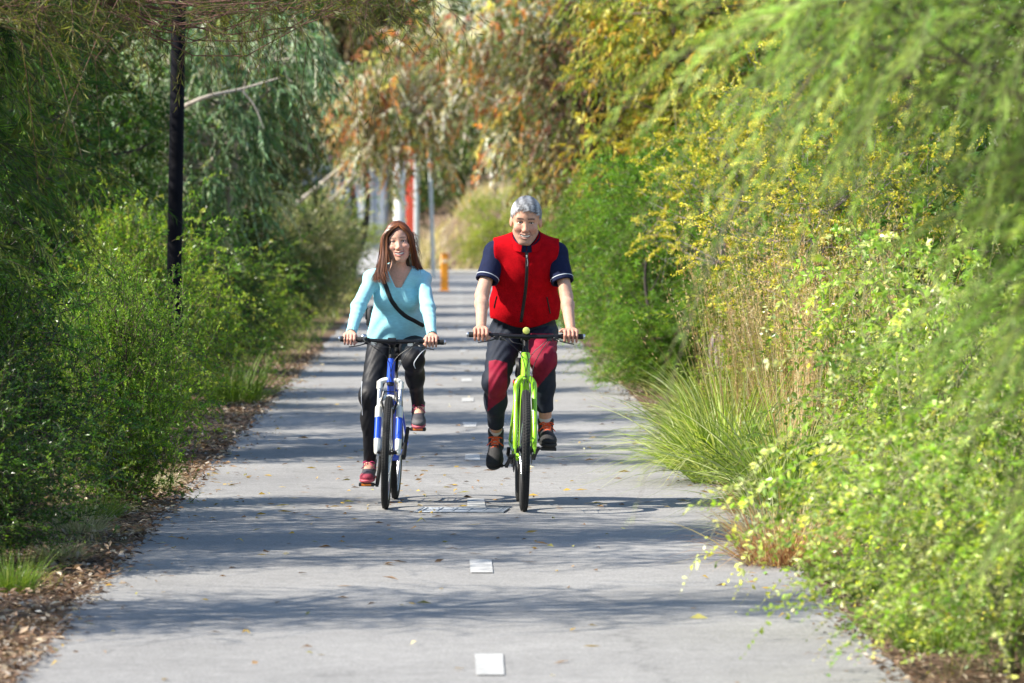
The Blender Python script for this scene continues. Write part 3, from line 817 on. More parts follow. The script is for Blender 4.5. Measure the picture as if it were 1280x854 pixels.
    for k in range(70):
        sx = 1 if rs.random() < .55 else -1
        p0 = np.array((sx * rs.uniform(.070, .088), rs.uniform(.02, .12), rs.uniform(-.14, .06))); d = np.array((sx * rs.uniform(.010, .045), rs.uniform(-.01, .03), rs.uniform(-.09, -.02)))
        P = spline([hc + hM @ (p0 + d * t + np.array((sx * .012 * math.sin(t * 3), 0, .010 * math.sin(t * 3)))) * hs for t in (0, .4, .8, 1.2)], 9)
        fl.tube(P, np.linspace(.0014, .0005, 9), 4, col=cols[k % 5])
    fl.build('loose_hair', M_HAIRB, ho, usecol=True)
    for q, nm in ((b, 'hair_lock'), (b2, 'hair_lock'), (b3, 'hair_lock')): q.build(nm, M_HAIRB, ho, usecol=True)
    # --- cross-body bag: a thing of its own
    bag = empty('shoulder_bag', loc, rot); tag(bag, 'black cross-body bag with its strap across the turquoise top', 'bag')
    base = cut(tor, hem)
    f2 = lambda P: top(P)
    s = ribbon_on(f2, [(-.085, 1.352), (-.060, 1.285), (-.022, 1.20), (.045, 1.125), (.115, 1.085), (.160, 1.058)], .026, .003, 44, .005)
    s.build('strap', M_BLACKW, bag)
    p = MB(); p.box((-.165, .86, 1.10), (.05, .16, .13), bev=.02); p.box((-.192, .86, 1.12), (.008, .13, .07), bev=.003); p.build('pouch', M_BLACKW, bag)
    p = MB(); p.tube(spline([(.160, .69, 1.058), (.13, .82, 1.06), (.0, .93, 1.11), (-.12, .90, 1.15), (-.155, .87, 1.16)], 20), .012, 8, flat=.25); p.build('strap', M_BLACKW, bag)
    return body, J
# ------------------------------------------------------------------ bicycles (front contact point at the origin, heading -y)
M_TYRE = mat('tyre_rubber', (.012, .012, .012), .75, var=.25, vscale=60, bump=.5, bscale=260)
M_ALU = mat('bare_aluminium', (.55, .56, .58), .32, 1., var=.1, vscale=60)
M_CHROME = mat('spoke_steel', (.62, .63, .65), .25, 1.)
M_BLKM = mat('black_anodised', (.012, .012, .014), .38, .4, var=.2, vscale=80)
M_BLKP = mat('black_plastic', (.012, .012, .013), .5, var=.15, vscale=60)
M_GRIP = mat('grip_rubber', (.014, .014, .015), .82, bump=.5, bscale=500)
M_LIME = mat('lime_paint', (.29, .63, .015), .28, spec=.5, coat=.6, var=.06, vscale=14)
M_BLUE = mat('blue_paint', (.012, .075, .62), .28, spec=.5, coat=.6, var=.06, vscale=14)
M_WHT = mat('white_paint', (.76, .75, .70), .32, coat=.4, var=.06, vscale=20)
M_REDL = mat('red_lens', (.75, .02, .012), .2, coat=.5)
M_ORR = mat('orange_reflector', (.85, .22, .01), .25, coat=.5)
M_YLENS = mat('yellow_green_dial', (.62, .66, .14), .3, coat=.7)
M_SADL = mat('saddle_vinyl', (.015, .015, .016), .55, bump=.2, bscale=200)

def wheel(parent, cy, R_, rt, steerM, rim_m, rotor=True, nspk=28):
    """wheel = tyre, rim with spokes, hub; steerM turns the front wheel"""
    def X(V): return V if steerM is None else V @ steerM[:3, :3].T + steerM[:3, 3]
    c = np.array((0, cy, R_)); th = np.linspace(0, 2 * np.pi, 72, endpoint=False)
    def ring(r, x=0): return c + np.stack([np.full_like(th, x), r * np.cos(th), r * np.sin(th)], 1)
    e = empty('wheel', (0, 0, 0), parent=parent)
    t = MB(); t.tube(ring(R_ - rt), rt, 14, closed=True)
    n = 120
    for k in range(n):                                                # tread knobs
        a = 2 * np.pi * k / n; d = np.array((0, math.cos(a), math.sin(a))); tn = np.array((0, -math.sin(a), math.cos(a)))
        for x, q in ((-.55, 0), (0, .5), (.55, 0)):
            aa = a + q * 2 * np.pi / n; d = np.array((0, math.cos(aa), math.sin(aa))); tn = np.array((0, -math.sin(aa), math.cos(aa)))
            M3 = np.stack([np.array((1, 0, 0)), tn, d], 1)
            t.box(c + d * (R_ - rt + rt * math.sqrt(1 - x * x) * .97) + np.array((x * rt, 0, 0)), (rt * .42, .010, .006), M3, .001)
    t.V = [X(v) for v in t.V]; t.build('tyre', M_TYRE, e)
    r = MB(); rr = R_ - 2 * rt + .004
    for x, w in ((-.010, .0055), (.010, .0055)): r.tube(ring(rr - .006, x), w, 8, closed=True)
    r.tube(ring(rr - .014), .008, 8, closed=True)
    r.V = [X(v) for v in r.V]; ro = r.build('rim', rim_m, e)
    s = MB()
    for k in range(nspk):
        a = 2 * np.pi * (k + .5) / nspk; sx = 1 if k % 2 else -1; b = a + (.42 if (k // 2) % 2 else -.42)
        s.tube([c + np.array((sx * .030, .022 * math.cos(b), .022 * math.sin(b))), c + np.array((sx * .004, (rr - .012) * math.cos(a), (rr - .012) * math.sin(a)))], .0013, 5)
    s.V = [X(v) for v in s.V]; s.build('spokes', M_CHROME, e)
    h = MB(); h.lathe([(.008, -.062), (.011, -.050), (.011, -.040), (.026, -.034), (.026, -.029), (.016, -.022), (.016, .022), (.026, .029), (.026, .034), (.011, .040), (.011, .050), (.008, .062)], c, (1, 0, 0), 16)
    if rotor:
        for x in (.040,):
            h.tube(ring(.078, x)[::2], .0045, 6, closed=True, flat=.3); 
            for k in range(5):
                a = 2 * np.pi * k / 5; h.tube([c + np.array((x, .012 * math.cos(a), .012 * math.sin(a))), c + np.array((x, .076 * math.cos(a + .5), .076 * math.sin(a + .5)))], .003, 5)
    h.V = [X(v) for v in h.V]; h.build('hub', M_BLKM, e)
    return e

def bicycle(kind, loc, rot):
    man = kind == 'man'
    R_ = .352 if man else .330; rt = .024 if man else .0215; WB = .985 if man else 1.02
    bby, bbz = (.565, .285) if man else (.590, .275)
    barY, barZ, half = (.200, 1.010, .335) if man else (.205, .975, .306)
    fm = M_LIME if man else M_BLUE; fk = M_LIME if man else M_WHT
    root = empty('bicycle', loc, rot)
    if man: tag(root, 'lime green bicycle with a rigid fork, ridden by the man in the red vest', 'bicycle', 'bicycles ridden down the path')
    else: tag(root, 'blue bicycle with a white suspension fork, ridden by the woman', 'bicycle', 'bicycles ridden down the path')
    ax = np.array((0, 0, R_)); st = np.array((0, math.cos(RAD(72)), math.sin(RAD(72))))     # steering axis
    rake = .045; s0 = ax + np.array((0, rake / math.sin(RAD(72)), 0))
    def sa(z): return s0 + st * ((z - R_) / st[2])
    steer = Matrix.Translation(Vector(s0)) @ Matrix.Rotation(RAD(0 if man else 1.2), 4, Vector(st)) @ Matrix.Translation(-Vector(s0))
    SM = np.array(steer)
    rear = np.array((0, WB, R_)); bb = np.array((0, bby, bbz))
    ht, hb = (sa(.905), sa(.775)) if man else (sa(.865), sa(.735))
    sang = np.array((0, math.cos(RAD(73.5)), math.sin(RAD(73.5)))); sz = .955 if man else .875
    stop = bb + sang * ((.80 if man else .70) - bbz) / sang[2]; sclamp = bb + sang * (sz - bbz) / sang[2]
    # frame
    f = MB()
    k = 1.18 if man else 1.0
    f.tube([hb - st * .004, ht + st * .004], .0235 * k, 18)
    f.tube([hb + st * .025, bb + np.array((0, -.012, .012))], .0215 * k, 16)
    f.tube([ht - st * .035, stop - sang * .02], .0170 * k, 16)
    f.tube([bb, stop], .0165, 16)
    f.lathe([(.021, -.037), (.023, -.034), (.023, .034), (.021, .037)], bb, (1, 0, 0), 18)
    for s in (-1, 1):
        f.tube(spline([bb + np.array((s * .028, .02, 0)), bb + np.array((s * .042, .12, .015)), rear + np.array((s * .066, -.02, -.004))], 12), np.linspace(.0125, .0085, 12), 12)
        f.tube(spline([stop + np.array((s * .016, .01, -.02)), stop + np.array((s * .036, .09, -.14)), rear + np.array((s * .066, -.012, .012))], 12), np.linspace(.0085, .0075, 12) * k, 12)
        f.box(rear + np.array((s * .067, -.006, .002)), (.008, .042, .036))
    f.build('frame', fm, root)
    # fork
    def X(b): b.V = [v @ SM[:3, :3].T + SM[:3, 3] for v in b.V]; return b
    crown = sa(.760 if man else .722); lat = np.array((1., 0, 0))
    if man:
        b = MB()
        for s in (-1, 1):
            b.tube(spline([crown + lat * s * .004 + st * .012, crown + lat * s * .030 - st * .000, crown + lat * s * .050 - st * .035, crown + lat * s * .053 - st * .10, ax + lat * s * .056 + np.array((0, .020, .10)), ax + lat * s * .056 + np.array((0, .002, .01))], 24), np.concatenate([np.linspace(.021, .0185, 8), np.linspace(.0185, .0125, 16)]), 14)
            b.box(ax + lat * s * .056, (.012, .030, .036))
        b.tube([crown - st * .005, hb], .022, 14)
        X(b).build('fork', fk, root)
    else:
        fe = empty('fork', parent=root)
        b = MB(); fwd = np.array((0, -st[2], st[1]))
        b.tube(spline([crown + lat * -.064 - st * .012, crown + lat * -.060 + st * .012, crown + lat * -.028 + st * .026, crown + lat * .028 + st * .026, crown + lat * .060 + st * .012, crown + lat * .064 - st * .012], 20), .0165, 10)
        X(b).build('fork_crown', M_WHT, fe)
        off_ = fwd * (rake * .55)
        for s in (-1, 1):
            top = crown + lat * s * .062 - st * .02; bot = ax + lat * s * .062 + np.array((0, .012, .02))
            b = MB(); b.tube([top, top * .66 + bot * .34], .0135, 12); X(b).build('stanchion', M_ALU, fe)
            b = MB(); b.tube([crown + lat * s * .062 + st * .016, crown + lat * s * .062 - st * .03], .0185, 14); X(b).build('crown_clamp', M_WHT, fe)
        for s in (-1, 1):
            b = MB(); w = MB(); w2 = MB()
            top = crown + lat * s * .062 - st * .02; bot = ax + lat * s * .062 + np.array((0, .006, .0))
            def at_(t): return top * (1 - t) + bot * t
            w.tube([at_(.30), at_(.33), at_(.47)], [.019, .021, .0205], 14)
            b.tube([at_(.47), at_(.80)], .0200, 14)
            w2.tube([at_(.80), at_(.90), at_(1.0), at_(1.03)], [.0202, .019, .016, .010], 14)
            X(b).build('fork_leg_sleeve', M_BLUE, fe); X(w).build('fork_upper_sleeve', M_WHT, fe); X(w2).build('fork_lower', M_WHT, fe)
        w = MB()
        top = crown - st * .02
        w.tube(spline([at_(.33) * np.array((-1, 1, 1)), np.array((-.058, 0, 0)) + ax * 0 + np.array((0, at_(.24)[1] - .012, at_(.24)[2] + .0)), np.array((-.025, at_(.15)[1] - .018, at_(.15)[2])), np.array((.025, at_(.15)[1] - .018, at_(.15)[2])), np.array((.058, at_(.24)[1] - .012, at_(.24)[2])), at_(.33)], 22), .0125, 10)
        X(w).build('brake_arch', M_WHT, fe)
        for s in (-1, 1):
            b = MB()                                            # rim brake arms with shoes
            b.tube([at_(.40) * np.array((s, 1, 1)) + np.array((0, -.022, 0)), np.array((s * .046, at_(.25)[1] - .035, at_(.25)[2] + .015)), np.array((s * .036, at_(.06)[1] - .035, at_(.06)[2]))], .006, 8)
            b.box(np.array((s * .028, at_(.40)[1] - .02, at_(.40)[2] + .012)), (.012, .05, .014)); X(b).build('brake_arm', M_BLKM, fe)
        b = MB(); b.tube([np.array((-.036, at_(.06)[1] - .035, at_(.06)[2])), np.array((.04, at_(.06)[1] - .035, at_(.06)[2]))], .003, 6)
        X(b).build('brake_cable', M_BLKM, fe)
    # wheels
    wheel(root, 0, R_, rt, SM, M_BLKM if man else M_ALU, man)
    wheel(root, WB, R_, rt, None, M_BLKM if man else M_ALU, man)
    # headset, stem, bar
    b = MB(); b.tube([hb - st * .018, hb], .021, 14); b.build('lower_headset', M_BLKM, root); b = MB(); b.tube([ht, ht + st * .030], .020, 14)
    sc = np.array((0, barY, barZ)); sp = sa(barZ - (.012 if man else .03))
    b.tube([ht + st * .02, sp + st * .022], .0175, 14); b.tube([sp, sc], [.0185, .019], 14); b.lathe([(.021, -.024), (.021, .024)], sc, (1, 0, 0), 16)
    X(b).build('stem', M_BLKM, root)
    b = MB()
    rise = 0 if man else .012
    pts = [(-half, barY + .030, barZ + .004), (-half * .55, barY + .010, barZ + .003), (-.09, barY, barZ), (.09, barY, barZ), (half * .55, barY + .010, barZ + .003), (half, barY + .030, barZ + .004)]
    b.tube(spline(pts, 30), .0128, 12); hbar = X(b).build('handlebar', M_BLKM, root)
    for s in (-1, 1):
        b = MB(); a = np.array((s * (half - .128), barY + .014, barZ + .003)); e = np.array((s * half, barY + .030, barZ + .004))
        L = np.linspace(0, 1, 12)[:, None]; b.tube(a * (1 - L) + e * L, .0158 + .0007 * np.cos(np.arange(12) * np.pi), 14)
        X(b).build('grip', M_GRIP, hbar)
        b = MB(); b.lathe([(.0155, 0), (.0155, .008), (.012, .012)], e, (s, 0, 0), 14); X(b).build('bar_end', M_ALU, hbar)
        b = MB(); p = np.array((s * (half - .160), barY + .010, barZ))
        b.lathe([(.0175, -.012), (.0175, .012)], p, (1, 0, 0), 14); b.box(p + np.array((0, -.018, -.012)), (.030, .030, .020))
        b.tube(spline([p + np.array((s * .004, -.028, -.014)), p + np.array((s * .022, -.052, -.022)), p + np.array((s * .060, -.058, -.032)), p + np.array((s * .105, -.052, -.040))], 14), np.linspace(.0062, .0045, 14), 8, flat=.7)
        X(b).build('brake_lever', M_BLKM, hbar)
        b = MB(); b.box(p + np.array((-s * .038, .0, -.014)), (.034, .036, .024)); b.ball(p + np.array((-s * .038, .006, -.004)), (.020, .018, .016), 12, 8)
        X(b).build('shifter', M_BLKP if man else M_ALU, hbar)
    # cables
    b = MB()
    for (x0, x1, z1, dy) in ((-.14, .012, .74, -.07), (.14, -.012, .72, -.06), (-.10, .02, .86, -.085), (.16, .026, .60, -.075)):
        tgt = sa(z1) + np.array((x1, -.03, 0))
        b.tube(spline([(x0, barY - .02, barZ - .012), (x0 * .75, barY + dy, barZ - .035), (x0 * .2 + x1 * .4, barY + dy * .8, (barZ + z1) / 2 + .02), tgt], 20), .0026, 6)
    X(b).build('cables', M_BLKP, root)
    # saddle
    b = MB(); b.tube([stop - sang * .05, sclamp], .0136, 12); b.tube([stop - sang * .012, stop + sang * .006], .020, 14); b.build('seat_post', M_BLKM, root)
    sf = union([cone((0, sclamp[1] - .15, sz + .030), (0, sclamp[1] + .02, sz + .026), .018, .036), ell((-.040, sclamp[1] + .075, sz + .026), (.048, .062, .026)), ell((.040, sclamp[1] + .075, sz + .026), (.048, .062, .026))], .03)
    sdf_obj('saddle', sf, (-.11, sclamp[1] - .2, sz - .03), (.11, sclamp[1] + .17, sz + .09), .006, M_SADL, root)
    # drivetrain: chainring on the rider's right = -x
    b = MB(); cx = -.048
    th = np.linspace(0, 2 * np.pi, 44, endpoint=False); rc = .080 if man else .085
    b.tube(bb + np.stack([np.full_like(th, cx), rc * np.cos(th), rc * np.sin(th)], 1), .006, 6, closed=True, flat=.6)
    for k2 in range(44): 
        b.box(bb + np.array((cx, (rc + .007) * math.cos(th[k2]), (rc + .007) * math.sin(th[k2]))), (.003, .006, .006))
    for k2 in range(5):
        a = 2 * np.pi * k2 / 5; b.tube([bb + np.array((cx, 0, 0)), bb + np.array((cx, rc * math.cos(a), rc * math.sin(a)))], .006, 6)
    b.build('chainring', M_BLKM if man else M_ALU, root)
    b = MB(); cc = rear + np.array((-.040, 0, 0))
    for k2, r in enumerate((.055, .049, .043, .037, .031, .025)):
        t2 = np.linspace(0, 2 * np.pi, 28, endpoint=False); b.tube(cc + np.stack([np.full_like(t2, .0045 * k2 * -1 + .006), r * np.cos(t2), r * np.sin(t2)], 1), .0028, 5, closed=True)
    b.lathe([(.024, -.018), (.024, .010)], cc, (1, 0, 0), 14); b.build('cassette', M_ALU, root)
    b = MB(); q1 = bb + np.array((cx, 0, rc + .006)); q2 = cc + np.array((-.006, 0, .046)); q3 = cc + np.array((-.006, 0, -.046)); q4 = bb + np.array((cx, 0, -rc - .006)); d1 = cc + np.array((-.008, -.02, -.125))
    arc = [bb + np.array((cx, -(rc + .006) * math.cos(a), (rc + .006) * math.sin(a))) for a in np.linspace(-1.5, 1.5, 12)]
    b.tube(np.array([q3 + (0, .02, -.01), d1, q4] + arc + [q1, q2]), .0035, 6); b.build('chain', M_BLKM, root)
    b = MB(); b.tube([cc + np.array((-.030, .0, -.03)), cc + np.array((-.034, .012, -.07)), d1 + np.array((-.004, 0, 0))], [.011, .012, .008], 10)
    b.lathe([(.022, -.005), (.022, .005)], d1, (1, 0, 0), 14); b.lathe([(.020, -.005), (.020, .005)], cc + np.array((-.008, .015, -.062)), (1, 0, 0), 14); b.build('derailleur', M_BLKM if man else M_ALU, root)
    # cranks and pedals
    if man: ped = [np.array((-.155, .725, .225)), np.array((.150, .405, .345))]
    else: ped = [np.array((-.150, .600, .105)), np.array((.150, .580, .445))]
    for s, p in zip((-1, 1), ped):
        c0 = bb + np.array((s * .066, 0, 0)); c1 = np.array((s * .088, p[1], p[2]))
        b = MB(); b.tube([c0, c0 * .5 + c1 * .5, c1], [.0155, .0115, .0120], 12); b.lathe([(.016, -.012), (.016, .012)], c0, (1, 0, 0), 14); b.lathe([(.013, -.009), (.013, .009)], c1, (1, 0, 0), 14)
        cr = b.build('crank', M_BLKM if man else M_BLKP, root)
        b = MB(); b.tube([c1, np.array((p[0] + s * .045, p[1], p[2]))], .006, 10)
        for dy in (-.036, .036): b.box((p[0], p[1] + dy, p[2]), (.090, .014, .020))
        for dx in (-.042, -.014, .014, .042): b.box((p[0] + dx, p[1], p[2]), (.008, .066, .016))
        pd = b.build('pedal', M_BLKP, cr)
        if not man:
            b = MB()
            for dy in (-.0445, .0445): b.box((p[0], p[1] + dy, p[2]), (.058, .004, .012))
            b.build('reflector', M_ORR, pd)
    if man:
        h = MB(); p = sc + np.array((.0, -.012, .034)); h.lathe([(.008, .024), (.017, .020), (.0225, .004), (.0225, -.012)], p, (0, 1, 0), 20); h.tube([sc, p + np.array((0, .004, -.01))], .008, 8); ho = h.build('headlight', M_BLKP, root)
        h = MB(); h.lathe([(.0205, -.0125), (.018, -.0160), (.010, -.0178), (.001, -.018)], p, (0, 1, 0), 20); h.build('lens', M_YLENS, ho)
        h = MB(); q = stop + np.array((-.042, .045, -.085)); h.box(q, (.034, .026, .050), bev=.008); h.tube([q, stop + np.array((-.01, .02, -.08))], .007, 8); h.build('rear_light', M_REDL, root)
        h = MB(); rs = np.random.default_rng(2)
        for k2 in range(4):                                            # cable lock coiled under the top tube
            cen = ht * .55 + stop * .45 + np.array((-.024 - .006 * k2, -.02 + .02 * k2, -.04)); t2 = np.linspace(0, 2 * np.pi, 26, endpoint=False)
            h.tube(cen + np.stack([.006 * np.sin(2 * t2), .075 * np.cos(t2), .055 * np.sin(t2)], 1), .0055, 7, closed=True)
        h.build('cable_lock', M_BLKP, root)
    else:
        h = MB(); p = np.array((-.165, barY - .002, barZ + .022)); h.ball(p, (.021, .021, .018), 16, 10); h.tube([p, p - np.array((0, 0, .02))], .008, 8); h.build('bell', M_ALU, root)
    return root
# ------------------------------------------------------------------ plants: trunk, branches, twigs and leaves grown along the twigs
M_BARK = mat('bark', (.10, .075, .05), .9, var=.4, vscale=14, bump=.8, bscale=60, stretch=(1, 1, .25))
M_BARKD = mat('dark_bark', (.045, .034, .028), .9, var=.4, vscale=14, bump=.8, bscale=60, stretch=(1, 1, .25))
M_BARKP = mat('pale_bark', (.36, .32, .27), .85, var=.3, vscale=10, bump=.5, bscale=40, stretch=(1, 1, .25))
M_LEAF = leaf_mat('leaves', .42, .40, .26)
M_GLOSS = leaf_mat('glossy_leaves', .45, .30, .42, gain=1.25)
M_DRYL = leaf_mat('dry_blades', .30, .6, .25, (1.1, .95, .7))

def unit(v): return v / (np.linalg.norm(v, axis=-1, keepdims=True) + 1e-9)

def leaf_quads(rs, P, T, ln, wd, col, bend=.18):
    """one four-cornered leaf per point: base P, direction T"""
    n = len(P); side = unit(np.cross(T, rs.normal(0, 1, (n, 3)))); nrm = np.cross(T, side)
    ln = ln[:, None]; wd = wd[:, None]
    mid = P + T * ln * .46 + nrm * ln * bend * .35
    tip = P + T * ln - nrm * ln * bend * .25
    V = np.stack([P, mid + side * wd * .5, tip, mid - side * wd * .5], 1).reshape(-1, 3)
    return V, np.arange(4 * n).reshape(-1, 4), np.repeat(col, 4, 0)

def strips(P0, D, L, droop, w, col, seg=5, rs=None, twist=.5):
    """curved tapering blades: bases P0, start directions D, lengths L, droop towards the ground"""
    n = len(P0); t = np.linspace(0, 1, seg + 1)
    side = unit(np.cross(D, np.array((0, 0, 1.)) + .3 * rs.normal(0, 1, (n, 3))))
    C = P0[:, None] + D[:, None] * (L[:, None] * t)[..., None]
    C[..., 2] -= (droop * L)[:, None] * t ** 2
    hz = D.copy(); hz[:, 2] = 0; C += hz[:, None] * ((droop * L * .35)[:, None] * t ** 2)[..., None]
    C[..., 2] = np.maximum(C[..., 2], .006)
    ww = (w[:, None] * (1 - t ** 1.7) * (.55 + .45 * np.minimum(1, t * 5)))[..., None] * .5
    V = np.stack([C - side[:, None] * ww, C + side[:, None] * ww], 2).reshape(-1, 3)
    k = 2 * (seg + 1); b = (np.arange(n) * k)[:, None]; s = np.arange(seg)[None]
    q = np.stack([b + 2 * s, b + 2 * s + 1, b + 2 * s + 3, b + 2 * s + 2], -1).reshape(-1, 4)
    return V, q, np.repeat(col, k, 0)

def pick(rs, pal, n):
    pal = np.array(pal, float); w = pal[:, 3] / pal[:, 3].sum()
    c = pal[rs.choice(len(pal), n, p=w), :3]
    return c

def twig_tubes(S, C1, C2, E, r):
    """three-sided twigs through four points each"""
    n = len(S); pts = np.stack([S, C1, C2, E], 1); tan = unit(E - S)
    a = unit(np.cross(tan, np.array((.31, .17, .93)))); b = np.cross(tan, a)
    th = np.array((0, 2.09, 4.19)); rr = r[:, None] * np.array((1., .8, .55, .25))
    V = pts[:, :, None] + rr[:, :, None, None] * (np.cos(th)[None, None, :, None] * a[:, None, None] + np.sin(th)[None, None, :, None] * b[:, None, None])
    bs = (np.arange(n) * 12)[:, None, None]; i = np.arange(3)[None, :, None]; j = np.arange(3)[None, None]; j2 = (j + 1) % 3
    q = np.stack([bs + i * 3 + j, bs + i * 3 + j2, bs + (i + 1) * 3 + j2, bs + (i + 1) * 3 + j], -1).reshape(-1, 4)
    return V.reshape(-1, 3), q

def grow(name, seed, ells, ncl, ntw, tlen, nleaf, lsz, lwd, pal, tip=None, spread=.25, up=.25, out=.5, rnd=.7, droop=.25, ang=(25, 65), grav=0.,
         bark=None, leafm=None, r0=.05, stems=3, stem_h=.35, shell=.45, flowers=None, twig_r=.0026, start=.12, bend=.18, minz=.04, cvar=.18):
    """returns the two shared meshes of a plant kind: crown and trunk with its branches"""
    rs = np.random.default_rng(seed)
    E = np.array([[*c, *r] for c, r in ells], float); vol = E[:, 3] * E[:, 4] * E[:, 5]; k = rs.choice(len(E), ncl, p=vol / vol.sum())
    d = unit(rs.normal(0, 1, (ncl, 3))); rad = rs.random(ncl) ** shell
    cl = E[k, :3] + d * rad[:, None] * E[k, 3:] * (1 + .16 * rs.normal(0, 1, (ncl, 1)))
    cl[:, 2] = np.maximum(cl[:, 2], minz + .06)
    outd = unit(cl - E[k, :3] * .75 - cl.mean(0) * .25 + 1e-6)
    csc = rs.uniform(.65, 1.3, ncl)
    cshade = rs.normal(0, cvar, ncl)
    # twigs
    n = ncl * ntw; ci = np.repeat(np.arange(ncl), ntw)
    S = cl[ci] + rs.normal(0, 1, (n, 3)) * (spread * csc[ci])[:, None] * .5
    D = unit(outd[ci] * out + rs.normal(0, 1, (n, 3)) * rnd + np.array((0, 0, up)))
    L = tlen * csc[ci] * rs.uniform(.5, 1.35, n); dr = droop * rs.uniform(.5, 1.5, n)
    def at(t): 
        p = S + D * (L * t)[:, None]; p = p.copy(); p[:, 2] -= dr * L * t * t; return p
    ok = at(np.ones(n))[:, 2] > minz
    S, D, L, dr, ci = S[ok], D[ok], L[ok], dr[ok], ci[ok]; n = len(S)
    tv, tq = twig_tubes(S, at(np.full(n, .33)), at(np.full(n, .66)), at(np.ones(n)), np.full(n, twig_r))
    # leaves
    m = nleaf; ti = np.repeat(np.arange(n), m); t = np.tile((np.arange(m) + .5) / m, n) * (1 - start) + start
    t = np.clip(t + rs.normal(0, .5 / m, len(t)), .02, 1.02)
    P = S[ti] + D[ti] * (L[ti] * t)[:, None]; P[:, 2] -= dr[ti] * L[ti] * t * t
    tan = D[ti].copy(); tan[:, 2] -= 2 * dr[ti] * t; tan = unit(tan)
    a = np.radians(rs.uniform(ang[0], ang[1], len(t))); perp = unit(np.cross(tan, rs.normal(0, 1, (len(t), 3))))
    ld = unit(tan * np.cos(a)[:, None] + perp * np.sin(a)[:, None] + np.array((0, 0, -grav)))
    col = pick(rs, pal, n)[ti]
    if tip is not None:
        w = np.clip((t - .62) / .38, 0, 1)[:, None] * (rs.random(n) < tip[1])[ti][:, None]
        col = col * (1 - w) + pick(rs, tip[0], n)[ti] * w
    col = col * np.exp(rs.normal(0, .16, (len(t), 1)) + cshade[ci][ti][:, None]); col *= np.exp(rs.normal(0, .05, (len(t), 3)))
    s = lsz * rs.uniform(.6, 1.3, len(t)) * (1 - .3 * (t > .9))
    V, Q, C = leaf_quads(rs, P, ld, s, s * (lwd / lsz) * rs.uniform(.8, 1.2, len(t)), col, bend)
    Vs, Qs, Cs = [V], [Q], [C]
    if flowers:                                             # flower spikes near the twig ends
        fp, frac, fsz, fpal = flowers
        fc = rs.random(ncl) < .62; sel = np.where((rs.random(n) < frac) & fc[ci])[0]; fi = np.repeat(sel, fp)
        t = rs.uniform(.45, 1.12, len(fi)); P = S[fi] + D[fi] * (L[fi] * t)[:, None]; P[:, 2] -= dr[fi] * L[fi] * t * t
        P += rs.normal(0, fsz * .42, P.shape)
        V, Q, C = leaf_quads(rs, P, unit(rs.normal(0, 1, P.shape)), fsz * rs.uniform(.7, 1.4, len(P)), fsz * rs.uniform(.7, 1.2, len(P)), pick(rs, fpal, len(P)) * np.exp(rs.normal(0, .15, (len(P), 1))))
        Qs.append(Q + sum(len(v) for v in Vs)); Vs.append(V); Cs.append(C)
    crown = build_mesh(name + '_crown', np.concatenate(Vs), [np.concatenate(Qs)], np.clip(np.concatenate(Cs), .003, .9), False)
    crown.materials.append(leafm or M_LEAF)
    # trunk, limbs to every clump, twigs
    b = MB(); zlo = min(c[2] - r[2] for c, r in ells); ztop = max(c[2] + r[2] for c, r in ells)
    hs = max(.05, stem_h); base = []
    for i in range(stems):
        an = rs.uniform(0, 6.28); sp = .02 + .25 * (stems > 1) * rs.random()
        goal = cl[rs.integers(0, ncl)] * .6 + cl.mean(0) * .4
        p = spline([(0.05 * math.cos(an) * (stems > 1), .05 * math.sin(an) * (stems > 1), -.05), (sp * hs * math.cos(an), sp * hs * math.sin(an), hs * .5), (goal[0] * .45 + sp * hs * math.cos(an), goal[1] * .45, hs), goal], 14)
        rr = r0 / math.sqrt(stems) * (1 - .75 * np.linspace(0, 1, 14)); b.tube(p, rr, 8); base.append((p, rr))
    for c in cl:
        best = None
        for p, rr in base:
            j = np.argmin(np.linalg.norm(p - c, axis=1) + .9 * np.maximum(0, p[:, 2] - c[2] + .15))
            dd = np.linalg.norm(p[j] - c)
            if best is None or dd < best[0]: best = (dd, p[j], rr[j])
        q0, rj = best[1], best[2]; mid = (q0 + c) / 2 + rs.normal(0, .06, 3) * best[0] + np.array((0, 0, -.08 * best[0]))
        b.tube(spline([q0, mid, c], 6), np.linspace(min(rj * .75, .012 + .012 * best[0]), twig_r * 1.2, 6), 5, caps=False)
    b.add(tv, [tq])
    tr = build_mesh(name + '_trunk', np.concatenate(b.V), b._group(), None, True); tr.materials.append(bark or M_BARK)
    return crown, tr

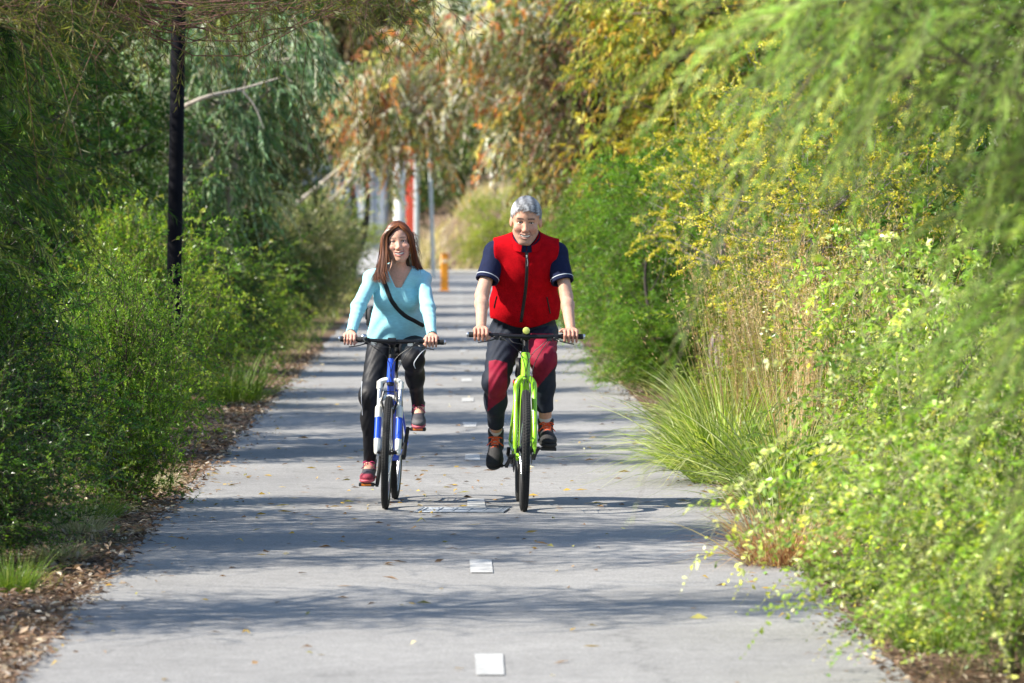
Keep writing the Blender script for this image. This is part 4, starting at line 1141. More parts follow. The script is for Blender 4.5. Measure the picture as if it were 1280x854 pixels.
def tuft(name, seed, n, h, r, lean, droop, w, pal, tipmat=None, heads=None, seg=5):
    """a clump of grass blades, optionally with seed heads on stalks"""
    rs = np.random.default_rng(seed)
    an = rs.uniform(0, 6.283, n); q = np.sqrt(rs.random(n)) * r
    P = np.stack([q * np.cos(an), q * np.sin(an), np.zeros(n)], 1)
    ln = lean * rs.uniform(.2, 1.2, n) * (.5 + .7 * q / r); a2 = an + rs.normal(0, .5, n)
    D = unit(np.stack([np.sin(ln) * np.cos(a2), np.sin(ln) * np.sin(a2), np.cos(ln)], 1))
    L = h * rs.uniform(.45, 1.15, n)
    col = pick(rs, pal, n) * np.exp(rs.normal(0, .18, (n, 1)))
    V, Q, C = strips(P, D, L, droop * rs.uniform(.4, 1.5, n), w * rs.uniform(.7, 1.3, n), col, seg, rs)
    me = build_mesh(name + '_blades', V, [Q], np.clip(C, .003, .9), True); me.materials.append(tipmat or M_LEAF)
    out = {'blades': me}
    if heads:
        m, hh, hpal = heads
        an = rs.uniform(0, 6.283, m); q = np.sqrt(rs.random(m)) * r * .8; ln = .22 * rs.normal(0, 1, m)
        P = np.stack([q * np.cos(an), q * np.sin(an), np.zeros(m)], 1); D = unit(np.stack([np.sin(ln) * np.cos(an), np.sin(ln) * np.sin(an), np.cos(ln)], 1))
        L = hh * rs.uniform(.6, 1.15, m); dr = .10 * rs.uniform(.2, 1.6, m)
        V, Q, C = strips(P, D, L, dr, np.full(m, .004), pick(rs, hpal, m), 6, rs)
        k = 12; hi = np.repeat(np.arange(m), k); t = rs.uniform(.78, 1.03, m * k)
        p = P[hi] + D[hi] * (L[hi] * t)[:, None]; p[:, 2] -= dr[hi] * L[hi] * t * t; hz = D[hi].copy(); hz[:, 2] = 0; p += hz * (dr[hi] * L[hi] * .35 * t * t)[:, None]
        V2, Q2, C2 = leaf_quads(rs, p, unit(D[hi] + .5 * rs.normal(0, 1, p.shape)), np.full(len(p), .024), np.full(len(p), .006), pick(rs, hpal, m)[hi] * 1.15)
        me2 = build_mesh(name + '_seed_heads', np.concatenate([V, V2]), [np.concatenate([Q, Q2 + len(V)])], np.clip(np.concatenate([C, C2]), .003, .9), False); me2.materials.append(M_DRYL)
        out['seed_heads'] = me2
    return out

def put(kind, name, loc, rz=0., sc=1., label=None, cat=None, group=None):
    """one plant: an Empty at its base with copies of the shared part meshes as children"""
    parts = kind if isinstance(kind, dict) else {'crown': kind[0], 'trunk': kind[1]}
    e = empty(name, loc, (0, 0, rz)); e.scale = (sc,) * 3 if np.ndim(sc) == 0 else sc
    for nm, me in parts.items(): link(nm, me, None, e)
    return tag(e, label, cat, group)

# palettes: linear rgb, weight
G_DARK = [(.028, .074, .013, 3), (.044, .110, .016, 3), (.090, .18, .022, 2), (.09, .11, .025, 1)]
G_MID = [(.085, .195, .020, 3), (.145, .27, .026, 3), (.26, .37, .036, 2), (.26, .28, .05, 1)]
G_BRIGHT_ = [(.13, .24, .030, 3), (.18, .29, .040, 2), (.09, .17, .028, 2), (.24, .30, .05, 1)]
G_FEATH = [(.24, .38, .085, 3), (.32, .45, .11, 3), (.17, .29, .065, 2), (.38, .48, .17, 1)]
G_GREY = [(.18, .30, .16, 3), (.30, .42, .26, 2), (.10, .18, .085, 2), (.44, .48, .36, 1)]
G_OLIVE = [(.09, .095, .035, 3), (.13, .12, .055, 2), (.07, .085, .03, 3), (.17, .15, .09, 1)]
Y_FLOW = [(.78, .66, .08, 3), (.84, .76, .20, 2), (.58, .56, .08, 2)]
Y_LEAF = [(.36, .36, .035, 2), (.45, .40, .04, 1), (.20, .26, .035, 1)]
EUC = [(.66, .29, .08, 3.5), (.64, .58, .50, 3.5), (.17, .24, .07, 5.5), (.42, .15, .08, 3), (.68, .56, .16, 2), (.76, .73, .66, 4), (.42, .44, .26, 3)]  # palest tones: pale leaves, with glossy glints put into the colour
EUC_B = [(.14, .085, .045, 3), (.17, .16, .06, 3), (.11, .14, .045, 4), (.20, .08, .06, 2), (.36, .32, .17, 1), (.07, .10, .03, 3)]
EUC_Y = [(.46, .40, .06, 3), (.26, .32, .05, 3), (.58, .36, .08, 1), (.17, .24, .04, 3), (.60, .56, .20, 1)]
STRAW = [(.56, .46, .20, 3), (.48, .34, .14, 2), (.64, .56, .32, 2), (.36, .40, .12, 2)]
RUST = [(.42, .22, .10, 3), (.50, .33, .16, 2), (.30, .14, .07, 2)]
PALEG = [(.44, .44, .26, 2), (.50, .46, .30, 2), (.28, .33, .14, 2)]
# ------------------------------------------------------------------ ground, path, markings
def mulch_mat():
    m, nt, b = _nt('soil_and_mulch'); N = nt.nodes; L = nt.links
    tc = N.new('ShaderNodeTexCoord')
    n1 = N.new('ShaderNodeTexNoise'); n1.inputs['Scale'].default_value = 26; n1.inputs['Detail'].default_value = 8; n1.inputs['Roughness'].default_value = .7
    n2 = N.new('ShaderNodeTexNoise'); n2.inputs['Scale'].default_value = .7; n2.inputs['Detail'].default_value = 4
    L.new(tc.outputs['Object'], n1.inputs['Vector']); L.new(tc.outputs['Object'], n2.inputs['Vector'])
    r = N.new('ShaderNodeValToRGB'); e = r.color_ramp.elements
    e[0].position = .32; e[0].color = (.045, .030, .020, 1); e[1].position = .70; e[1].color = (.30, .20, .13, 1)
    k = r.color_ramp.elements.new(.52); k.color = (.14, .085, .055, 1)
    L.new(n1.outputs['Fac'], r.inputs['Fac'])
    g = N.new('ShaderNodeRGB'); g.outputs[0].default_value = (.13, .14, .05, 1)
    mr = N.new('ShaderNodeMapRange'); mr.inputs['From Min'].default_value = .48; mr.inputs['From Max'].default_value = .66; mr.inputs['To Max'].default_value = .55
    L.new(n2.outputs['Fac'], mr.inputs['Value'])
    mx = N.new('ShaderNodeMix'); mx.data_type = 'RGBA'; L.new(mr.outputs[0], mx.inputs['Factor']); L.new(r.outputs['Color'], mx.inputs['A']); L.new(g.outputs[0], mx.inputs['B'])
    L.new(mx.outputs['Result'], b.inputs['Base Color']); b.inputs['Roughness'].default_value = .95; b.inputs['Specular IOR Level'].default_value = .2
    bp = N.new('ShaderNodeBump'); bp.inputs['Strength'].default_value = .9; bp.inputs['Distance'].default_value = .03
    L.new(n1.outputs['Fac'], bp.inputs['Height']); L.new(bp.outputs['Normal'], b.inputs['Normal'])
    return m
def asphalt_mat(name, base):
    m, nt, b = _nt(name); N = nt.nodes; L = nt.links
    tc = N.new('ShaderNodeTexCoord')
    def noise(sc, det, rough=.5):
        n = N.new('ShaderNodeTexNoise'); n.inputs['Scale'].default_value = sc; n.inputs['Detail'].default_value = det; n.inputs['Roughness'].default_value = rough
        L.new(tc.outputs['Object'], n.inputs['Vector']); return n.outputs['Fac']
    fine = noise(95, 5, .75); mid = noise(7, 6, .6); big = noise(.55, 5)
    vo = N.new('ShaderNodeTexVoronoi'); vo.inputs['Scale'].default_value = 120; L.new(tc.outputs['Object'], vo.inputs['Vector'])
    def rng(s, a, c, lo, hi):
        r = N.new('ShaderNodeMapRange'); r.inputs['From Min'].default_value = a; r.inputs['From Max'].default_value = c; r.inputs['To Min'].default_value = lo; r.inputs['To Max'].default_value = hi
        L.new(s, r.inputs['Value']); return r.outputs[0]
    def mul(a, c):
        k = N.new('ShaderNodeMath'); k.operation = 'MULTIPLY'; L.new(a, k.inputs[0]); L.new(c, k.inputs[1]); return k.outputs[0]
    f = mul(mul(rng(fine, .3, .7, .62, 1.38), rng(mid, .3, .7, .90, 1.10)), rng(big, .3, .7, .84, 1.14))
    f = mul(f, rng(vo.outputs['Color'], 0, 1, .80, 1.20))
    rgb = N.new('ShaderNodeRGB'); rgb.outputs[0].default_value = (*base, 1)
    s = N.new('ShaderNodeVectorMath'); s.operation = 'SCALE'; L.new(rgb.outputs[0], s.inputs[0]); L.new(f, s.inputs['Scale'])
    # old stains and hairline cracks
    warp = N.new('ShaderNodeTexNoise'); warp.inputs['Scale'].default_value = 3.0; warp.inputs['Detail'].default_value = 6; L.new(tc.outputs['Object'], warp.inputs['Vector'])
    wv = N.new('ShaderNodeVectorMath'); wv.operation = 'MULTIPLY_ADD'; wv.inputs[1].default_value = (.55, .55, 0); L.new(warp.outputs['Color'], wv.inputs[0]); L.new(tc.outputs['Object'], wv.inputs[2])
    cr = N.new('ShaderNodeTexVoronoi'); cr.feature = 'DISTANCE_TO_EDGE'; cr.inputs['Scale'].default_value = .38; L.new(wv.outputs['Vector'], cr.inputs['Vector'])
    crack = rng(cr.outputs['Distance'], .002, .0055, .80, 1.0)
    stain = noise(1.7, 7, .65); st_ = rng(stain, .60, .70, 1.0, .80)
    k1 = mul(crack, st_); s2 = N.new('ShaderNodeVectorMath'); s2.operation = 'SCALE'; L.new(s.outputs['Vector'], s2.inputs[0]); L.new(k1, s2.inputs['Scale']); s = s2
    L.new(s.outputs['Vector'], b.inputs['Base Color']); b.inputs['Roughness'].default_value = .85; b.inputs['Specular IOR Level'].default_value = .3
    bp = N.new('ShaderNodeBump'); bp.inputs['Strength'].default_value = .55; bp.inputs['Distance'].default_value = .006
    L.new(fine, bp.inputs['Height']); L.new(bp.outputs['Normal'], b.inputs['Normal'])
    return m
M_SOIL = mulch_mat(); M_ASPH = asphalt_mat('path_asphalt', (.245, .240, .234)); M_ROAD = asphalt_mat('road_asphalt', (.20, .20, .20))
def paint_mat():
    m = mat('worn_road_paint', (.44, .44, .43), .7, var=.14, vscale=22, bump=.3, bscale=200); nt = m.node_tree; N = nt.nodes; L = nt.links; b = N['Principled BSDF']
    src = b.inputs['Base Color'].links[0].from_socket; tc = N.new('ShaderNodeTexCoord'); nz = N.new('ShaderNodeTexNoise'); nz.inputs['Scale'].default_value = 14; nz.inputs['Detail'].default_value = 9; nz.inputs['Roughness'].default_value = .75
    L.new(tc.outputs['Object'], nz.inputs['Vector']); mr = N.new('ShaderNodeMapRange'); mr.inputs['From Min'].default_value = .46; mr.inputs['From Max'].default_value = .56; mr.inputs['To Max'].default_value = .50
    L.new(nz.outputs['Fac'], mr.inputs['Value']); mx = N.new('ShaderNodeMix'); mx.data_type = 'RGBA'; L.new(mr.outputs[0], mx.inputs['Factor']); L.new(src, mx.inputs['A']); mx.inputs['B'].default_value = (.25, .245, .235, 1)
    L.new(mx.outputs['Result'], b.inputs['Base Color']); return m
M_PAINT = paint_mat()
M_CONC = mat('kerb_concrete', (.42, .41, .38), .85, var=.15, vscale=9, bump=.3, bscale=80)
M_GALV = mat('galvanised_steel', (.26, .29, .33), .6, .6, var=.2, vscale=40)

def hill(x, y):
    b = 2.3 * sstep(136, 166, y) * sstep(-1.8, 1.2, x) + 5 * sstep(300, 420, y)
    e = .10 * sstep(1.75, 3.2, np.abs(x)) * sstep(134, 120, y)
    return b + e
nx, ny = 90, 170
gx = np.sign(np.linspace(-1, 1, nx)) * np.abs(np.linspace(-1, 1, nx)) ** 2.6 * 230; gy = np.concatenate([np.linspace(-30, 200, 130), np.linspace(206, 520, 40)])
GX, GY = np.meshgrid(gx, gy)
GV = np.stack([GX.ravel(), GY.ravel(), hill(GX.ravel(), GY.ravel())], 1)
ii = (np.arange(ny - 1)[:, None] * nx + np.arange(nx - 1)[None]).ravel()
tag(link('ground', build_mesh('ground', GV, [np.stack([ii, ii + 1, ii + nx + 1, ii + nx], 1)]), M_SOIL), kind='structure')

rs = np.random.default_rng(11)
def sheet(name, xl, xr, ys, z, m, jit=.0, kind='structure'):
    """a strip along y with slightly ragged sides"""
    n = len(ys); f = lambda s: jit * (np.sin(ys * 1.9 + s) * .5 + np.sin(ys * 4.7 + 2 * s) * .3 + rs.normal(0, .35, n))
    k = 9; t = np.linspace(0, 1, k)
    L_ = xl + f(1.); R_ = xr + f(4.); X = L_[:, None] * (1 - t) + R_[:, None] * t
    V = np.stack([X, np.repeat(ys[:, None], k, 1), np.full((n, k), z)], -1).reshape(-1, 3)
    i = (np.arange(n - 1)[:, None] * k + np.arange(k - 1)[None]).ravel()
    return tag(link(name, build_mesh(name, V, [np.stack([i, i + 1, i + k + 1, i + k], 1)]), m), kind=kind)
sheet('path', -1.68, 1.70, np.linspace(-20, 128, 740), .006, M_ASPH, .030)
sheet('cross_road', -60, 60, np.linspace(128.3, 135, 8), .010, M_ROAD)
sheet('driveway', -16, -2.3, np.linspace(135.4, 330, 30), .014, asphalt_mat('pale_driveway', (.34, .33, .32)))
b = MB()
for x0, x1 in ((-60, -1.9), (1.9, 60)):
    b.box(((x0 + x1) / 2, 128.15, .06), (x1 - x0, .22, .13), bev=.02)
for x0, x1 in ((-60, -16.2), (-2.1, 60)):
    b.box(((x0 + x1) / 2, 135.2, .06), (x1 - x0, .22, .13), bev=.02)
tag(b.build('road_kerb', M_CONC), kind='structure')
DASH = [18.87, 24.10, 29.32, 34.75, 40.1] + [45.4 + 5.3 * k for k in range(15)]
b = MB()
for k, y in enumerate(DASH):
    x = .140 - .0015 * (k < 4) * k; w = .054; l = .44
    e = rs.normal(0, .004, 8)
    b.add([(x - w + e[0], y - l + e[1], .011), (x + w + e[2], y - l + e[3], .011), (x + w + e[4], y + l + e[5], .011), (x - w + e[6], y + l + e[7], .011)], [np.array([[0, 1, 2, 3]])])
tag(b.build('centre_line', M_PAINT, smooth=False), kind='structure')

# ------------------------------------------------------------------ litter
def scatter(name, n, xy, z, sz, wd, pal, tilt, m=M_DRYL, seed=3, zj=.01):
    rs = np.random.default_rng(seed); p = xy(rs, n); n = len(p)
    a = rs.uniform(0, 6.283, n); T = unit(np.stack([np.cos(a), np.sin(a), tilt * rs.normal(0, 1, n)], 1))
    s = sz * rs.uniform(.35, 1.5, n)
    P = np.stack([p[:, 0], p[:, 1], z + zj * rs.random(n)], 1)
    side = unit(np.cross(T, np.array((0, 0, 1.)) + .35 * rs.normal(0, 1, (n, 3)))); w = wd * rs.uniform(.5, 1.4, n)
    up = np.array((0, 0, 1.)) * (s * .10 * rs.normal(0, 1, n))[:, None]
    mid = P + T * s[:, None] * .45 + np.abs(up)
    V = np.stack([P, mid + side * w[:, None] * .5, P + T * s[:, None], mid - side * w[:, None] * .5], 1).reshape(-1, 3)
    V[:, 2] = np.maximum(V[:, 2], z * .9)
    col = pick(rs, pal, n) * np.exp(rs.normal(0, .3, (n, 1)))
    o = link(name, build_mesh(name, V, [np.arange(4 * n).reshape(-1, 4)], np.clip(np.repeat(col, 4, 0), .004, .8), False), m)
    return tag(o, kind='stuff')
CHIP = [(.14, .085, .055, 4), (.23, .15, .10, 3), (.34, .25, .17, 2.5), (.07, .05, .036, 3), (.45, .37, .27, 2), (.42, .38, .33, 1)]
def verge(s, w0, y0, y1):
    def f(rs, n):
        y = y0 + (y1 - y0) * rs.random(n) ** 1.7; x = 1.60 + np.abs(rs.normal(0, 1, n)) * w0
        return np.stack([s * x, y], 1)
    return f
tag(scatter('mulch', 26000, verge(-1, .75, 17.5, 62), .012, .050, .018, CHIP, .25, seed=1, zj=.035), 'loose brown bark mulch and dead leaves along the left path edge', 'mulch')
tag(scatter('mulch', 9000, verge(1, .6, 17, 62), .012, .045, .014, CHIP, .25, seed=2, zj=.03), 'loose brown leaf litter along the right path edge', 'mulch')
FALL = [(.50, .34, .06, 3), (.32, .19, .08, 3), (.18, .11, .06, 3), (.52, .44, .26, 1), (.28, .26, .07, 1)]
def onpath(rs, n):
    y = 18 + 60 * rs.random(n) ** 1.15; x = np.clip(rs.normal(-.2, .9, n), -1.6, 1.6)
    k = rs.random(n) < .45; y = np.where(k, rs.normal(31.5, 3.2, n), y); return np.stack([x, y], 1)
tag(scatter('fallen_leaves', 620, onpath, .009, .066, .019, FALL, .10, seed=4, zj=.006), 'yellow and brown fallen leaves scattered over the grey path', 'leaves')
def edges(rs, n):
    s = np.where(rs.random(n) < .55, -1, 1); return np.stack([s * (1.62 - np.abs(rs.normal(0, .13, n))), rs.uniform(18, 75, n)], 1)
tag(scatter('fallen_leaves', 1100, edges, .009, .045, .012, FALL + CHIP[:3], .12, seed=5, zj=.006), 'small brown leaves and twigs gathered along both edges of the path', 'leaves')
def grassy(seed, n, x0, x1, y0, y1, h, pal, lab, nm='grass', w=.0035):
    rs = np.random.default_rng(seed); x = rs.uniform(x0, x1, n); y = rs.uniform(y0, y1, n)
    k = vnoise(np.stack([x, y, 0 * x], 1), 2.2, seed) > -.15; x, y = x[k], y[k]; n = len(x)
    a = rs.uniform(0, 6.28, n); l = rs.uniform(.1, .7, n); D = np.stack([np.sin(l) * np.cos(a), np.sin(l) * np.sin(a), np.cos(l)], 1)
    P = np.stack([x, y, hill(x, y)], 1)
    V, Q, C = strips(P, D, h * rs.uniform(.4, 1.2, n), rs.uniform(.1, .6, n), np.full(n, w), pick(rs, pal, n) * np.exp(rs.normal(0, .2, (n, 1))), 4, rs)
    V[:, 2] += np.repeat(hill(x, y), 10) * 0
    return tag(link(nm, build_mesh(nm, V, [Q], np.clip(C, .004, .8)), M_LEAF), lab, 'grass', kind='stuff')
VERGE = [(.16, .19, .05, 3), (.30, .27, .11, 2), (.42, .34, .18, 2), (.10, .14, .03, 2)]
grassy(1, 9500, -3.2, -1.80, 17.5, 40, .16, VERGE, 'thin green and straw grass growing through the left mulch')
grassy(2, 5200, 1.75, 3.2, 18, 42, .20, VERGE, 'thin green and straw grass growing along the right path edge')
grassy(3, 5000, -3.6, -1.8, 55, 112, .34, [(.20, .27, .05, 3), (.32, .33, .10, 2), (.46, .42, .22, 1)], 'bright green grass on the left verge far down the path', w=.010)
grassy(4, 5000, 1.8, 3.6, 45, 112, .30, [(.20, .27, .05, 2), (.40, .34, .14, 2)], 'greenish straw grass on the right verge far down the path', w=.010)
grassy(5, 9000, -1.6, 9, 137, 172, .75, [(.52, .42, .26, 4), (.42, .38, .16, 2), (.58, .50, .36, 2)], 'tall dry tan grass covering the bank beyond the crossing road', 'dry_grass', w=.04)

# ------------------------------------------------------------------ drain grate in the path
g = empty('drain_grate', (.055, 28.58, .0), (0, 0, RAD(-6)))
tag(g, 'galvanised drain grate set flush into the path between the two bicycles', 'grate')
b = MB()
for dy in (-.185, .185): b.box((0, dy, .012), (.52, .018, .008), bev=.002)
for dx in (-.25, .25): b.box((dx, 0, .012), (.018, .351, .008), bev=.002)
b.build('frame', M_GALV, g)
b = MB()
for k in range(9): b.box((0, -.15 + .0375 * k, .0115), (.481, .016, .006), bev=.002)
for k in range(6): b.box((-.22 + .088 * k, 0, .0155), (.010, .32, .003), bev=.001)
b.build('bars', M_GALV, g)
b = MB(); b.box((0, 0, .0075), (.50, .34, .002), bev=.0005); b.build('pit_shade_plate', mat('painted_pit_shade', (.02, .02, .022), .9), g)  # thin dark plate under the bars; the hole's shade is in its colour

# ------------------------------------------------------------------ posts, bollard and what stands beyond the path
M_POST = mat('black_post_paint', (.004, .004, .007), .8, spec=.15, var=.3, vscale=6, bump=.15, bscale=30)
l = empty('lamp_post', (-2.40, 42.0, 0), (0, RAD(1.1), 0)); tag(l, 'tall black metal post rising among the left shrubs', 'post')
b = MB(); b.lathe([(.082, -.05), (.082, .9), (.078, .95), (.064, 1.0), (.061, 4.0), (.052, 6.2)], (0, 0, 0), (0, 0, 1), 20); b.build('pole', M_POST, l)
b = MB(); b.lathe([(.13, 0), (.13, .018), (.085, .024)], (0, 0, .05), (0, 0, 1), 20); b.build('base_plate', M_POST, l)
b = MB(); b.box((.035, -.080, .55), (.09, .012, .32), bev=.004); b.build('access_door', M_POST, l)
b = MB(); b.tube(spline([(0, 0, 6.1), (.1, 0, 6.4), (.5, 0, 6.5)], 10), .03, 10); b.box((.75, 0, 6.5), (.55, .2, .09), bev=.03); b.build('lamp_head', M_POST, l)

M_YEL = mat('amber_bollard_paint', (.66, .26, .012), .45, var=.12, vscale=5, coat=.2)
bo = empty('bollard', (-.18, 107.5, 0)); tag(bo, 'amber yellow bollard standing in the middle of the path far behind the riders', 'bollard')
b = MB(); b.box((0, 0, .40), (.165, .165, .80), bev=.02); b.build('post', M_YEL, bo)
b = MB(); b.box((0, 0, .815), (.175, .175, .03), bev=.012); b.build('cap', mat('bollard_cap', (.45, .16, .01), .5), bo)
b = MB(); b.box((0, -.0845, .66), (.12, .004, .07), bev=.001); b.build('reflector', mat('bollard_reflector', (.75, .60, .40), .3), bo)
b = MB(); b.box((0, 0, .015), (.24, .24, .03), bev=.006); b.build('base_plate', M_YEL, bo)

def post(name, x, y, w, h, m, label, cat='post', lean=0, capm=None, round_=True):
    e = empty(name, (x, y, float(hill(np.array([x]), np.array([y]))[0])), (0, RAD(lean), 0)); tag(e, label, cat)
    b = MB()
    if round_: b.lathe([(w / 2, -.1), (w / 2, h)], (0, 0, 0), (0, 0, 1), 18)
    else: b.box((0, 0, h / 2), (w, w * .8, h), bev=w * .08)
    b.build('shaft', m, e)
    b = MB()
    if round_: b.lathe([(w * .56, 0), (w * .56, w * .2), (w * .2, w * .5)], (0, 0, h), (0, 0, 1), 18)
    else: b.box((0, 0, h + w * .08), (w * 1.15, w * .95, w * .16), bev=w * .04)
    b.build('cap', capm or m, e)
    b = MB(); b.lathe([(w * 1.0, 0), (w * 1.0, .05), (w * .6, .07)], (0, 0, 0), (0, 0, 1), 18); b.build('base', M_CONC, e)
    return e
M_WPIL = mat('white_render', (.80, .80, .78), .6, var=.05, vscale=3)
M_STEEL = mat('pale_steel', (.50, .53, .52), .5, .3, var=.1, vscale=5)
M_REDP = mat('red_panel', (.60, .075, .035), .5, var=.06, vscale=3)
M_DKP = mat('dark_frame_and_shade_strip', (.045, .045, .06), .5, var=.1, vscale=4)  # window frames, and the strip that carries the red blade's painted shade
post('pillar', -1.52, 140, .33, 4.2, M_WPIL, 'thick white pillar in front of the grey building beyond the path', 'pillar')
post('sign_blade_and_shade', -1.21, 141, .25, 3.6, M_REDP, 'tall red sign blade standing just right of the white pillar', 'sign', round_=False)
post('sign_blade_and_shade', -1.40, 142.5, .17, 3.6, M_DKP, 'narrow dark strip standing for the shaded side of the red blade, by the white pillar', 'sign', round_=False)  # added strip: the red blade's shaded side, put into a dark colour
post('street_pole', -1.02, 138.5, .15, 4.6, M_STEEL, 'thin grey pole beside the red sign blade', 'pole')
post('street_pole', -.50, 127.3, .10, 4.6, M_STEEL, 'thin pale pole leaning slightly, left of the amber bollard', 'pole', lean=-1.6)
post('street_pole', -2.52, 126.8, .11, 4.2, M_STEEL, 'thin grey pole at the far left verge above the pale shrubs', 'pole')

bl = empty('building', (-9.6, 232, 0)); tag(bl, 'grey walled low building beyond the end of the path', 'building')
b = MB(); b.box((0, 0, 2.0), (13, 9, 4.0), bev=.04); b.build('wall', mat('grey_cladding', (.27, .30, .34), .6, var=.06, vscale=1.5, stretch=(6, 6, .2)), bl)
b = MB(); b.box((0, 0, 4.15), (13.6, 9.6, .35), bev=.05); b.build('roof', mat('roof_sheet', (.16, .10, .09), .5), bl)
for x in (-5.6, 5.6):
    b = MB(); b.box((x, -4.53, 1.6), (.55, .06, 3.2), bev=.02); b.build('pilaster', M_STEEL, bl)
for x in (-3.6, -.6, 2.4):
    b = MB()
    for dz in (-.75, .75): b.box((x, -4.53, 1.9 + dz), (2.1, .07, .08), bev=.01)
    for dx in (-1.03, 0, 1.03): b.box((x + dx, -4.53, 1.9), (.08, .07, 1.42), bev=.01)
    w_ = b.build('window', M_DKP, bl)
    b = MB(); b.box((x, -4.515, 1.9), (2.0, .02, 1.42), bev=.002); b.build('pane', mat('window_glass', (.10, .13, .16), .08), w_)
# ------------------------------------------------------------------ plant kinds (each grown once, then copied)
K = {}
K['shrub'] = grow('shrub', 1, [((0, 0, .62), (.62, .62, .62)), ((.1, 0, .25), (.5, .5, .25))], 105, 16, .30, 20, .030, .013, G_MID, ([(.32, .42, .05, 2), (.42, .46, .07, 1)], .5), r0=.05, stems=5, stem_h=.3, leafm=M_GLOSS)
K['shrub_dark'] = grow('shrub_dark', 2, [((0, 0, .62), (.62, .62, .62)), ((0, 0, .25), (.55, .55, .25))], 105, 16, .28, 22, .026, .011, G_DARK, ([(.17, .27, .04, 2)], .4), r0=.05, stems=5, stem_h=.3, bark=M_BARKD, leafm=M_GLOSS)
K['hedge'] = grow('hedge', 3, [((0, 0, .70), (.34, .50, .68)), ((0, 0, .3), (.34, .5, .3))], 260, 13, .14, 20, .021, .0085, [(.10, .22, .025, 3), (.15, .28, .03, 3), (.20, .33, .04, 2)], ([(.32, .46, .06, 1)], .5), up=.7, rnd=.5, droop=.05, r0=.04, stems=6, stem_h=.4)
K['needle_dark'] = grow('needle_dark', 4, [((0, 0, 3.0), (1.5, 1.4, 1.5)), ((.5, 0, 1.7), (.9, 1.0, .9)), ((0, 0, 1.0), (.9, 1.0, .7)), ((.1, 0, 4.5), (1.1, 1.1, .9))], 250, 12, .62, 46, .090, .0072, G_DARK + [(.11, .15, .03, 2)], ([(.20, .24, .05, 1)], .35), droop=.55, up=.15, ang=(10, 40), r0=.13, stems=2, stem_h=1.1, bark=M_BARKD, bend=.05)
K['needle_sparse'] = grow('needle_sparse', 44, [((0, 0, 3.0), (1.5, 1.4, 1.5)), ((.3, 0, 1.7), (.8, .9, .9)), ((.1, 0, 4.5), (1.1, 1.1, .9))], 150, 9, .62, 26, .090, .0066, G_DARK + [(.11, .15, .03, 2)], ([(.20, .24, .05, 1)], .35), droop=.55, up=.15, ang=(10, 40), r0=.11, stems=2, stem_h=1.1, bark=M_BARKD, bend=.05, twig_r=.004)
K['needle_limb'] = grow('needle_limb', 5, [((3.4, 0, 3.15), (1.35, .7, .22)), ((1.9, 0, 3.3), (.9, .8, .42)), ((4.5, .1, 3.3), (.5, .4, .20))], 92, 9, .55, 26, .080, .0060, [(.09, .11, .03, 3), (.16, .17, .04, 2), (.06, .08, .02, 2)], ([(.26, .26, .06, 1)], .4), droop=.35, up=.0, out=.25, ang=(12, 50), r0=.05, stems=2, stem_h=3.0, bark=mat('red_brown_bark', (.12, .055, .04), .8, var=.3, vscale=20), bend=.05)
K['grey_droop'] = grow('grey_droop', 6, [((0, 0, 3.0), (1.25, 1.1, .85)), ((.9, 0, 3.3), (.7, .7, .6)), ((-.3, 0, 2.0), (.9, .8, .7))], 120, 10, .50, 18, .105, .026, G_GREY, None, droop=.9, up=.0, ang=(10, 45), grav=.55, r0=.15, stems=2, stem_h=1.4, bark=M_BARKP)
K['gum_orange'] = grow('gum_orange', 7, [((2.5, 0, 4.1), (1.7, 1.3, 1.5)), ((2.6, -.3, 3.30), (1.05, .9, .70)), ((3.6, 0, 5.0), (1.4, 1.2, 1.0))], 130, 12, .55, 14, .135, .034, EUC + [(.16, .17, .06, 3)], None, droop=.8, up=.0, ang=(15, 60), grav=.7, r0=.14, stems=2, stem_h=2.2, bark=M_BARKP)
K['gum_brown'] = grow('gum_brown', 8, [((0, 0, 3.9), (1.7, 1.5, 1.5)), ((-.6, 0, 2.8), (1.1, 1.0, .8))], 140, 12, .55, 15, .120, .032, EUC_B, ([(.36, .16, .10, 1)], .3), droop=.7, up=.0, ang=(15, 60), grav=.6, r0=.14, stems=2, stem_h=2.0, bark=M_BARKD)
K['gum_yellow'] = grow('gum_yellow', 9, [((0, 0, 3.6), (1.6, 1.5, 1.4)), ((-.7, 0, 2.6), (1.0, 1.0, .9)), ((-.9, 0, 4.3), (1.0, 1.0, .8))], 160, 12, .5, 16, .105, .026, EUC_Y, ([(.55, .33, .08, 2), (.50, .45, .12, 2)], .4), droop=.7, up=.0, ang=(15, 60), grav=.55, r0=.13, stems=2, stem_h=1.6)
K['olive'] = grow('olive', 10, [((0, 0, 3.0), (1.9, 1.7, 1.7)), ((.4, 0, 1.5), (1.4, 1.3, 1.0))], 190, 12, .55, 15, .095, .030, G_OLIVE + [(.05, .08, .02, 3)], None, droop=.5, ang=(15, 65), grav=.3, r0=.15, stems=2, stem_h=1.4, bark=M_BARKD)
K['thicket'] = grow('thicket', 11, [((0, 0, 2.2), (1.9, 1.9, 2.2)), ((0, 0, 4.6), (1.7, 1.7, 1.4))], 210, 11, .6, 15, .100, .036, G_DARK + [(.10, .13, .03, 1)], None, droop=.3, r0=.16, stems=2, stem_h=1.6, bark=M_BARKD)
K['ferny'] = grow('ferny', 12, [((0, 0, 1.5), (.85, .85, .95)), ((-.1, 0, .7), (.75, .8, .6))], 130, 13, .42, 34, .060, .011, [(.10, .22, .022, 3), (.15, .29, .028, 3), (.07, .16, .018, 2)], ([(.26, .33, .04, 2), (.36, .36, .05, 1)], .4), droop=.45, up=.25, ang=(35, 70), r0=.07, stems=3, stem_h=.7)
